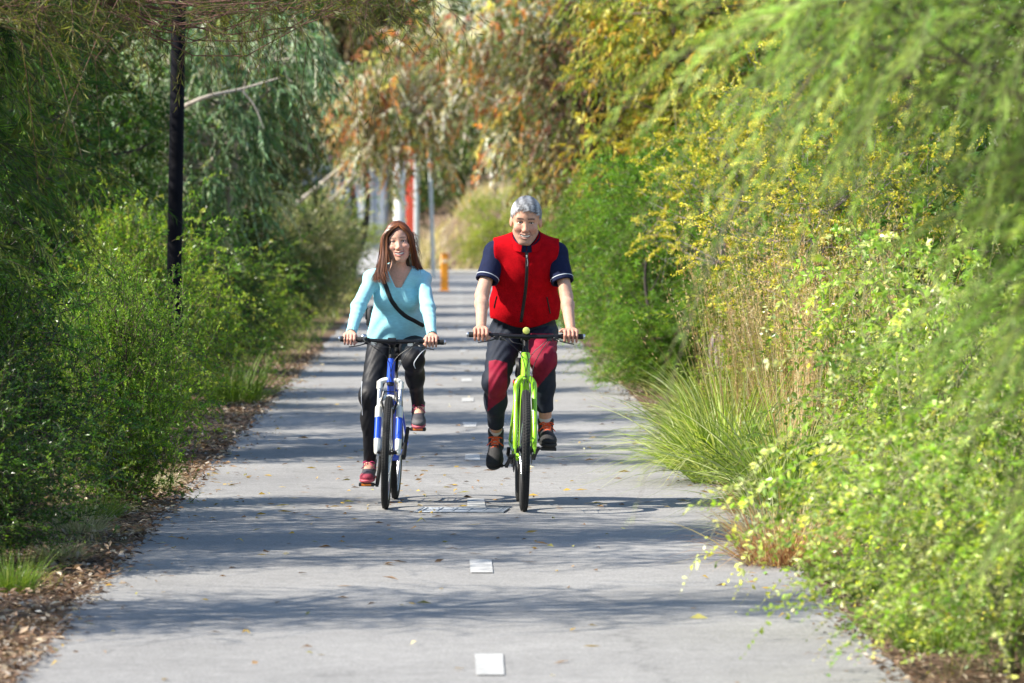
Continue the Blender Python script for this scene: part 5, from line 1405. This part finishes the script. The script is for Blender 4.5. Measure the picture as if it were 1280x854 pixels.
K['wattle'] = grow('wattle', 13, [((0, 0, 1.7), (.85, .8, .8)), ((-.3, 0, 2.3), (.6, .6, .5))], 78, 9, .36, 20, .045, .011, Y_LEAF + G_MID[:2], None, droop=.15, up=.45, ang=(30, 65), flowers=(64, .62, .018, Y_FLOW), r0=.06, stems=3, stem_h=.9, bark=mat('grey_violet_bark', (.20, .17, .18), .85, var=.3, vscale=16))
K['feather'] = grow('feather', 14, [((-1.05, 0, 2.36), (.80, .5, .42)), ((-1.58, -.05, 2.22), (.32, .35, .34)), ((-.86, 0, 1.55), (.56, .45, .78)), ((-.96, -.05, .86), (.38, .40, .62)), ((-.1, .2, 2.0), (.7, .6, 1.2))], 125, 17, .46, 56, .056, .0042, G_FEATH, ([(.48, .56, .18, 1)], .5), spread=.16, cvar=.34, droop=.75, up=.05, out=.65, rnd=.42, ang=(12, 38), r0=.10, stems=2, stem_h=1.0, bend=.04, twig_r=.003)
K['arching'] = grow('arching', 15, [((0, 0, .72), (.62, .75, .68)), ((.1, 0, .3), (.62, .8, .3))], 70, 12, .50, 24, .034, .019, [(.20, .31, .04, 3), (.28, .38, .06, 2), (.13, .23, .03, 2), (.44, .48, .20, 1)], ([(.58, .56, .10, 1), (.56, .58, .32, 1)], .45), start=.28, cvar=.3, droop=.75, up=.30, out=.6, ang=(35, 75), r0=.05, stems=6, stem_h=.35, bark=mat('pale_stem', (.22, .22, .10), .8, var=.2, vscale=20), leafm=M_GLOSS)
K['bush_yellow'] = grow('bush_yellow', 16, [((0, 0, 1.1), (1.0, 1.0, 1.1))], 80, 10, .45, 16, .07, .024, [(.30, .36, .05, 3), (.40, .42, .08, 2), (.20, .28, .04, 2)], None, r0=.06, stems=3, stem_h=.5)
K['pale_shrub'] = grow('pale_shrub', 17, [((0, 0, .62), (.6, .6, .62))], 80, 12, .42, 16, .060, .016, [(.30, .32, .16, 3), (.42, .40, .24, 2), (.20, .26, .09, 3)], ([(.52, .46, .30, 1)], .5), up=.6, droop=.2, r0=.04, stems=5, stem_h=.25)
K['tussock'] = tuft('tussock', 20, 900, 1.12, .24, .68, .58, .0095, [(.22, .32, .045, 3), (.32, .42, .08, 3), (.54, .58, .28, 3), (.15, .23, .04, 2)], seg=7)
K['straw'] = tuft('straw', 21, 300, .80, .32, .55, .4, .006, STRAW, M_DRYL, heads=(150, 1.74, [(.62, .46, .22, 3), (.66, .56, .34, 2), (.48, .28, .13, 1)]))
K['rusty'] = tuft('rusty', 22, 750, .42, .16, .75, .5, .004, RUST + STRAW[:1], M_DRYL)
K['pale_tuft'] = tuft('pale_tuft', 23, 420, .55, .2, .7, .6, .0055, PALEG, M_DRYL)
K['green_tuft'] = tuft('green_tuft', 24, 520, .60, .2, .6, .45, .0055, [(.10, .18, .03, 3), (.15, .24, .04, 3), (.22, .28, .07, 1)], seg=6)
for k_, v_ in K.items():
    n_ = sum(len(m.polygons) for m in (v_.values() if isinstance(v_, dict) else v_)); print('KIND', k_, n_)

R_ = random.Random(5)
def P_(kind, name, x, y, sc, label, cat, group=None, rz=None, z=None):
    z = float(hill(np.array([x]), np.array([y]))[0]) if z is None else z
    return put(K[kind], name, (x, y, z), R_.uniform(0, 6.28) if rz is None else RAD(rz), sc, label, cat, group)
LT = 'trees along the left of the path'; LS = 'shrubs along the left of the path'; RT = 'trees along the right of the path'; RSH = 'shrubs along the right of the path'; GT = 'grass tussocks along the path'
# ---- left side, near to far
P_('needle_sparse', 'she_oak', -3.75, 20.7, (1.0, .85, .95), 'dark needle leaved tree hanging over the nearest left edge of the path', 'tree', LT, 20)
P_('needle_dark', 'she_oak', -3.55, 25.6, (1.0, .66, 1.0), 'dark needle leaved tree filling the upper left corner', 'tree', LT, -10)
P_('shrub_dark', 'shrub', -2.50, 25.8, (.95, 1.0, .95), 'dark green small leaved shrub lowest at the left, behind the bare mulch', 'shrub', LS)
P_('shrub_dark', 'shrub', -2.95, 28.0, (1.0, 1.1, 1.5), 'dark green shrub rising behind the clipped upright bush', 'shrub', LS)
P_('hedge', 'shrub', -2.02, 29.3, (.86, .9, 1.0), 'upright dense fine leaved bush right at the left path edge', 'shrub', LS, 0)
P_('needle_limb', 'she_oak', -5.0, 33.5, (1.0, 1.0, 1.0), 'thin needle leaved tree stretching a reddish limb over the path', 'tree', LT, 0)
P_('shrub', 'shrub', -2.55, 34.8, (1.1, 1.1, 1.15), 'mid green leafy shrub in front of the black post', 'shrub', LS)
P_('shrub', 'shrub', -2.70, 43.6, (.95, 1.0, 1.5), 'tall mid green shrub close behind the black post', 'shrub', LS)
P_('needle_dark', 'she_oak', -4.3, 40.3, (1.1, .5, 1.0), 'dark needle leaved tree behind the black post', 'tree', LT)
P_('shrub', 'shrub', -2.62, 46.0, (1.15, 1.3, 1.25), 'bushy green shrub just right of the black post', 'shrub', LS)
P_('green_tuft', 'grass_tussock', -1.98, 44.5, 1.25, 'dark green strappy tussock below the bush right of the black post', 'grass', GT)
P_('shrub_dark', 'shrub', -2.75, 52.5, (1.25, 1.3, 1.35), 'round dark green shrub on the left at the bend of shade', 'shrub', LS)
P_('shrub', 'shrub', -2.45, 58.0, (1.0, 1.2, 1.0), 'low yellow green shrub with leaf litter at its feet on the left', 'shrub', LS)
P_('grey_droop', 'weeping_tree', -2.95, 56.0, (1.05, 1.0, 1.02), 'grey green tree with drooping pale leaves on the upper left', 'tree', LT, 0)
lb_ = MB()                                                     # the pale bare limb, growing from the trunk towards the camera and over the verge
lb_.tube(spline([(-.05, 0, 1.9), (-.16, -.7, 2.35), (-.18, -1.7, 2.62), (.0, -2.5, 2.72), (.28, -2.7, 2.84), (.62, -2.6, 2.92), (1.02, -2.6, 3.04)], 26), np.linspace(.042, .010, 26), 8)
lb_.tube(spline([(.62, -2.6, 2.92), (.76, -2.6, 2.75), (.86, -2.6, 2.5)], 10), np.linspace(.014, .005, 10), 7)
lb_.build('limb', M_BARKP, [o for o in COL.objects if o.name.startswith('weeping_tree')][0])
P_('olive', 'tree', -3.9, 66.0, 1.0, 'olive brown tree behind the drooping grey green one', 'tree', LT)
P_('shrub_dark', 'shrub', -2.85, 66.5, (1.3, 1.4, 1.5), 'dark bluish shrub at the foot of the olive brown tree', 'shrub', LS)
P_('pale_shrub', 'shrub', -2.25, 76.0, (1.1, 1.2, 1.45), 'pale straw green shrub far along the left verge', 'shrub', LS)
P_('olive', 'tree', -4.0, 82.0, 1.05, 'broad olive tree far along the left side', 'tree', LT)
P_('pale_shrub', 'shrub', -2.55, 90.0, (1.2, 1.3, 1.3), 'pale shrub farthest along the left verge, behind the woman', 'shrub', LS)
P_('shrub', 'shrub', -3.0, 98.0, (1.5, 1.5, 1.6), 'green shrub under the far left trees', 'shrub', LS)
P_('gum_orange', 'gum_tree', -3.50, 97.0, (.95, .95, .93), 'gum tree with orange and silvery hanging leaves arching over the path', 'tree', LT, 0)
P_('thicket', 'tree', -4.7, 104.0, 1.0, 'dark tree closing the far left side of the path', 'tree', LT)
P_('needle_limb', 'she_oak', -6.4, 24.0, (1.0, 1.1, .86), 'sparse needle leaved twigs hanging in at the upper left corner', 'tree', LT, 0)
P_('shrub_dark', 'shrub', -2.40, 23.9, (.92, .9, .70), 'dark green low shrub at the lower left, nearest the camera', 'shrub', LS)
P_('green_tuft', 'grass_tussock', -2.02, 22.4, .55, 'small green tuft on the mulch at the lower left corner', 'grass', GT)
P_('pale_tuft', 'grass_tussock', -1.95, 24.4, .5, 'dry pale grass tuft on the mulch by the lowest left shrub', 'grass', GT)
P_('shrub', 'shrub', -2.42, 38.4, (.72, .7, .74), 'low mid green shrub standing right in front of the black post', 'shrub', LS)
P_('pale_tuft', 'grass_tussock', -2.0, 26.4, .6, 'dry pale grass tuft on the mulch before the upright bush', 'grass', GT)
P_('pale_tuft', 'grass_tussock', -1.86, 30.6, .55, 'dry pale grass tuft at the far foot of the upright bush', 'grass', GT)
P_('green_tuft', 'grass_tussock', -1.98, 27.6, .5, 'small green tuft at the foot of the upright bush', 'grass', GT)
P_('thicket', 'tree', -4.5, 36.6, (.9, .40, .92), 'dark broad tree behind the mid green shrubs left of the black post', 'tree', LT)
P_('thicket', 'tree', -4.6, 46.5, (.9, .42, .95), 'dark broad tree behind the bushes right of the black post', 'tree', LT)
P_('thicket', 'tree', -4.4, 61.5, (.9, .5, .98), 'dark broad tree between the grey green and the olive trees', 'tree', LT)
P_('gum_brown', 'gum_tree', -2.6, 119.0, (1.1, 1.1, 1.62), 'tall dark tree by the crossing road at the end of the path', 'tree', LT)
P_('thicket', 'tree', -4.8, 114.0, (1.1, 1.1, 1.4), 'dark tree farthest away at the left end of the path', 'tree', LT)
P_('needle_sparse', 'she_oak', -3.95, 26.9, (.8, .7, .78), 'slender dark needle leaved tree standing behind the upright bush', 'tree', LT, 10)
P_('thicket', 'tree', -4.7, 72.5, (.9, .42, 1.0), 'slender dark tree just past the olive brown tree on the left', 'tree', LT)
P_('thicket', 'tree', -4.9, 88.5, (.9, .45, 1.05), 'slender dark tree past the broad olive tree on the left', 'tree', LT)
P_('thicket', 'tree', -4.2, 52.0, (.7, .32, .85), 'slender dark tree left of the round dark green shrub', 'tree', LT)
# ---- right side, near to far
P_('arching', 'shrub', 2.12, 18.4, (.9, .9, .62), 'low arching shrub at the bottom right corner of the view', 'shrub', RSH)
P_('green_tuft', 'grass_tussock', 1.90, 19.4, .7, 'bright green grass tuft at the bottom right beside the path', 'grass', GT)
P_('bush_yellow', 'shrub', 2.42, 36.2, (.62, .62, .60), 'yellow green bushy shrub standing in the straw grass under the golden wattle', 'shrub', RSH)
P_('bush_yellow', 'shrub', 2.85, 33.0, (.58, .6, .62), 'yellow green shrub between the arching shrubs and the golden wattle', 'shrub', RSH)
P_('straw', 'seed_grass', 2.20, 30.4, .86, 'shorter straw seed grass behind the front green tussock', 'grass', 'tall seed grasses on the right')
P_('feather', 'she_oak', 3.00, 14.5, 1.0, 'feathery pale green tree leaning in close at the right, out of focus', 'tree', RT, 0)
P_('arching', 'shrub', 2.22, 20.2, (1.0, 1.0, .98), 'arching small leaved shrub nearest the camera on the right', 'shrub', RSH)
P_('arching', 'shrub', 2.46, 23.0, (1.05, 1.0, 1.1), 'arching pale leaved shrub behind the nearest one on the right', 'shrub', RSH)
P_('rusty', 'grass_tussock', 1.64, 24.2, 1.3, 'rusty brown dry tussock at the right path edge', 'grass', GT)
P_('pale_tuft', 'grass_tussock', 1.72, 25.6, 1.0, 'bleached pale tussock at the right path edge', 'grass', GT)
P_('arching', 'shrub', 2.62, 27.0, (1.0, 1.0, 1.1), 'leafy arching shrub behind the rusty tussock', 'shrub', RSH)
P_('green_tuft', 'grass_tussock', 1.95, 22.0, .9, 'bright green tussock under the nearest arching shrub', 'grass', GT)
P_('tussock', 'grass_tussock', 1.78, 31.6, 1.0, 'big bright green tussock spilling over the right path edge', 'grass', GT)
P_('tussock', 'grass_tussock', 2.02, 29.2, .95, 'bright green tussock in front of the biggest one on the right', 'grass', GT)
P_('tussock', 'grass_tussock', 2.02, 34.2, 1.05, 'bright green tussock behind the biggest one on the right', 'grass', GT)
P_('tussock', 'grass_tussock', 1.62, 33.2, .62, 'small bright green tussock at the path edge behind the biggest one', 'grass', GT)
P_('tussock', 'grass_tussock', 2.00, 36.8, .95, 'bright green tussock farthest along the right path edge', 'grass', GT)
P_('straw', 'seed_grass', 2.05, 34.0, .92, 'tall straw seed grass rising out of the bright green tussocks', 'grass', 'tall seed grasses on the right')
P_('tussock', 'grass_tussock', 1.86, 27.4, .72, 'small bright green tussock just behind the rusty brown one', 'grass', GT)
P_('rusty', 'grass_tussock', 1.72, 28.3, .7, 'small rusty tussock by the green tussocks', 'grass', GT)
for i_, (x_, y_, s_, lb) in enumerate([(2.35, 33.0, 1.0, 'tall straw seed grass right behind the green tussocks'), (2.40, 36.5, 1.05, 'tall straw seed grass beneath the golden wattle'), (2.15, 38.0, .95, 'tall reddish seed grass left of the golden wattle'), (2.75, 31.0, 1.0, 'tall straw seed grass among the arching shrubs'), (2.95, 37.0, 1.1, 'tall straw seed grass deep behind the golden wattle')]):
    P_('straw', 'seed_grass', x_, y_, s_, lb, 'grass', 'tall seed grasses on the right')
P_('wattle', 'wattle_tree', 2.62, 34.6, (.95, .95, .80), 'golden flowering wattle above the straw grass on the right', 'wattle', 'wattles on the right')
P_('wattle', 'wattle_tree', 2.50, 45.5, (.95, .95, 1.0), 'yellow flowering wattle beside the ferny green tree', 'wattle', 'wattles on the right')
P_('wattle', 'wattle_tree', 3.35, 41.5, (1.0, 1.0, 1.15), 'yellow wattle standing behind the feathery tree', 'wattle', 'wattles on the right')
P_('ferny', 'acacia_tree', 2.25, 50.0, (1.0, 1.0, 1.0), 'ferny bright green tree right of the man', 'tree', RT)
P_('ferny', 'acacia_tree', 3.20, 47.0, (1.0, 1.0, .95), 'ferny green tree under the yellow wattle', 'tree', RT)
P_('ferny', 'shrub', 1.98, 46.8, (.60, .6, .36), 'low ferny shrub with yellow tips at the right path edge', 'shrub', RSH)
P_('pale_tuft', 'grass_tussock', 1.66, 50.5, 1.0, 'dry pale tussock at the foot of the ferny tree', 'grass', GT)
P_('pale_tuft', 'grass_tussock', 1.62, 34.5, .7, 'small dry tussock beside the path before the green tussocks', 'grass', GT)
P_('ferny', 'acacia_tree', 2.35, 58.5, (1.1, 1.1, 1.0), 'ferny green tree farther along, behind the brightest one', 'tree', RT)
P_('gum_yellow', 'gum_tree', 3.25, 62.0, (1.0, 1.0, .98), 'gum tree with yellow tipped leaves above the ferny trees', 'tree', RT, 0)
P_('shrub', 'shrub', 2.55, 70.0, (1.2, 1.2, 1.4), 'mid green shrub beside the man at the far right verge', 'shrub', RSH)
P_('gum_brown', 'gum_tree', 2.55, 78.0, (1.0, 1.0, .98), 'brown leaved gum tree over the right of the path', 'tree', RT, 0)
P_('shrub_dark', 'shrub', 2.75, 82.0, (1.4, 1.4, 1.7), 'dark shrub in the deep shade under the brown gum', 'shrub', RSH)
P_('shrub', 'shrub', 2.5, 94.0, (1.3, 1.3, 1.6), 'sunlit green shrub far along the right verge', 'shrub', RSH)
P_('gum_orange', 'gum_tree', 4.2, 88.0, (1.0, 1.0, .98), 'gum tree with orange tinted leaves above the man', 'tree', RT, 170)
P_('gum_yellow', 'gum_tree', 3.0, 104.0, 1.05, 'yellow green gum tree at the far right end of the path', 'tree', RT)
# ---- deep thicket both sides
TH = 'dark leafy tree deep in the thicket behind the front row of plants'
for x_, y_, s_ in [(-5.2, 34.6, (.9, .62, .95)), (-6.4, 51.5, (.9, .45, 1.0)), (-7.5, 74, (1., .6, 1.1)), (-9.5, 104, 1.3), (-12.5, 112, 1.5), (-7.2, 118, 1.35), (-10.5, 126, 1.6), (5.2, 33, .95), (5.6, 44, 1.0), (5.0, 54, 1.0), (5.4, 68, 1.1), (5.2, 82, 1.1), (5.6, 98, 1.15)]:
    P_('thicket', 'tree', x_, y_, s_, TH, 'tree', 'trees of the thicket')
# ---- dead sapling
d_ = MB(); d_.tube(spline([(0, 0, 0), (-.03, 0, .35), (-.06, .02, .62), (-.10, 0, .84), (-.13, .02, 1.08), (-.12, 0, 1.30)], 18), np.linspace(.028, .012, 18), 8)
o_ = link('dead_sapling', None); o_.location = (2.02, 48.3, .6); tag(o_, 'thin dark leaning stem in front of the ferny green tree', 'stem'); d_.V = [v + np.array((0, 0, -.62)) for v in d_.V]; d_.build('trunk', M_BARKD, o_)
d_ = MB()
for (z0, dx, dz) in ((.55, .16, .22), (.78, -.2, .2), (.98, .12, .25)): d_.tube(spline([(-.08, 0, z0 - .62), (-.08 + dx * .5, .01, z0 - .62 + dz * .4), (-.08 + dx, .02, z0 - .62 + dz)], 8), np.linspace(.008, .003, 8), 6)
d_.build('branch', M_BARKD, o_)
# ---- beyond the crossing road
P_('bush_yellow', 'shrub', 1.15, 138.0, (1.0, 1.0, .98), 'yellow green bush on the bank beyond the crossing road', 'shrub', 'bushes beyond the road')
P_('bush_yellow', 'shrub', 2.9, 141.0, (1.2, 1.2, 1.15), 'yellow green bush behind the man beyond the crossing road', 'shrub', 'bushes beyond the road')
P_('bush_yellow', 'hedge', -4.6, 205.0, (2.6, .9, .62), 'bright green clipped hedge before the grey building', 'hedge', None, 0)
FT = 'far leafy tree closing the view beyond the crossing road'
for x_, y_, s_ in [(-14, 262, 2.2), (-7, 270, 2.4), (0, 256, 2.2), (6, 250, 2.3), (12, 250, 2.3), (-20, 268, 2.4), (3.6, 175, 1.25), (7.5, 172, 1.3), (-2.6, 285, 2.6)]:
    P_('olive' if (x_ + y_) % 2 else 'thicket', 'tree', x_, y_, s_, FT, 'tree', 'trees beyond the road')
# ------------------------------------------------------------------ riders
ML = (.411, 28.55, .008); MR = (0, RAD(1.1), RAD(.6)); WL = (-.394, 28.78, .008); WR = (0, RAD(1.5), RAD(-2.5))
bicycle('man', ML, MR); bicycle('woman', WL, WR)
make_man(ML, MR); make_woman(WL, WR)
# ------------------------------------------------------------------ daylight and camera
SUN_EL, SUN_AZ = 42., -13.                                    # the sun stands to the left, a little in front of the riders
sd = Vector((-math.cos(RAD(SUN_AZ)) * math.cos(RAD(SUN_EL)), math.sin(RAD(SUN_AZ)) * math.cos(RAD(SUN_EL)), math.sin(RAD(SUN_EL))))
w = bpy.data.worlds.new('World'); SC.world = w; w.use_nodes = True
sk = w.node_tree.nodes.new('ShaderNodeTexSky'); sk.sky_type = 'NISHITA'; sk.sun_disc = False; sk.sun_elevation = RAD(SUN_EL); sk.sun_rotation = RAD(-(90 - SUN_AZ))
sk.air_density = 1.0; sk.dust_density = .4
w.node_tree.links.new(sk.outputs[0], w.node_tree.nodes['Background'].inputs[0]); w.node_tree.nodes['Background'].inputs[1].default_value = .12
s = bpy.data.lights.new('sun', 'SUN'); s.energy = 5.0; s.angle = RAD(.5); s.color = (1., .93, .81); so = bpy.data.objects.new('sun', s); COL.objects.link(so)
so.rotation_euler = sd.to_track_quat('Z', 'Y').to_euler()
c = bpy.data.cameras.new('camera'); co = bpy.data.objects.new('camera', c); COL.objects.link(co); SC.camera = co
co.location = (0, 0, CAM_H); c.lens = 36 / 1280 * F_PX; c.sensor_width = 36; c.clip_start = .5; c.clip_end = 2000
co.rotation_euler = (RAD(90) - math.atan((427 - VPY) / F_PX), 0, -math.atan((640 - VPX) / F_PX))
c.dof.use_dof = True; c.dof.focus_distance = 28.9; c.dof.aperture_fstop = 4.8; c.dof.aperture_blades = 9
SC.view_settings.view_transform = 'Standard'; SC.view_settings.look = 'None'; SC.view_settings.gamma = 1.0; SC.view_settings.exposure = 1.15
SC.cycles.use_denoising = True; SC.cycles.denoising_prefilter = 'ACCURATE'
SC.cycles.max_bounces = 8; SC.cycles.diffuse_bounces = 4; SC.cycles.glossy_bounces = 3; SC.cycles.transmission_bounces = 4; SC.cycles.transparent_max_bounces = 4
SC.cycles.sample_clamp_indirect = 6.0
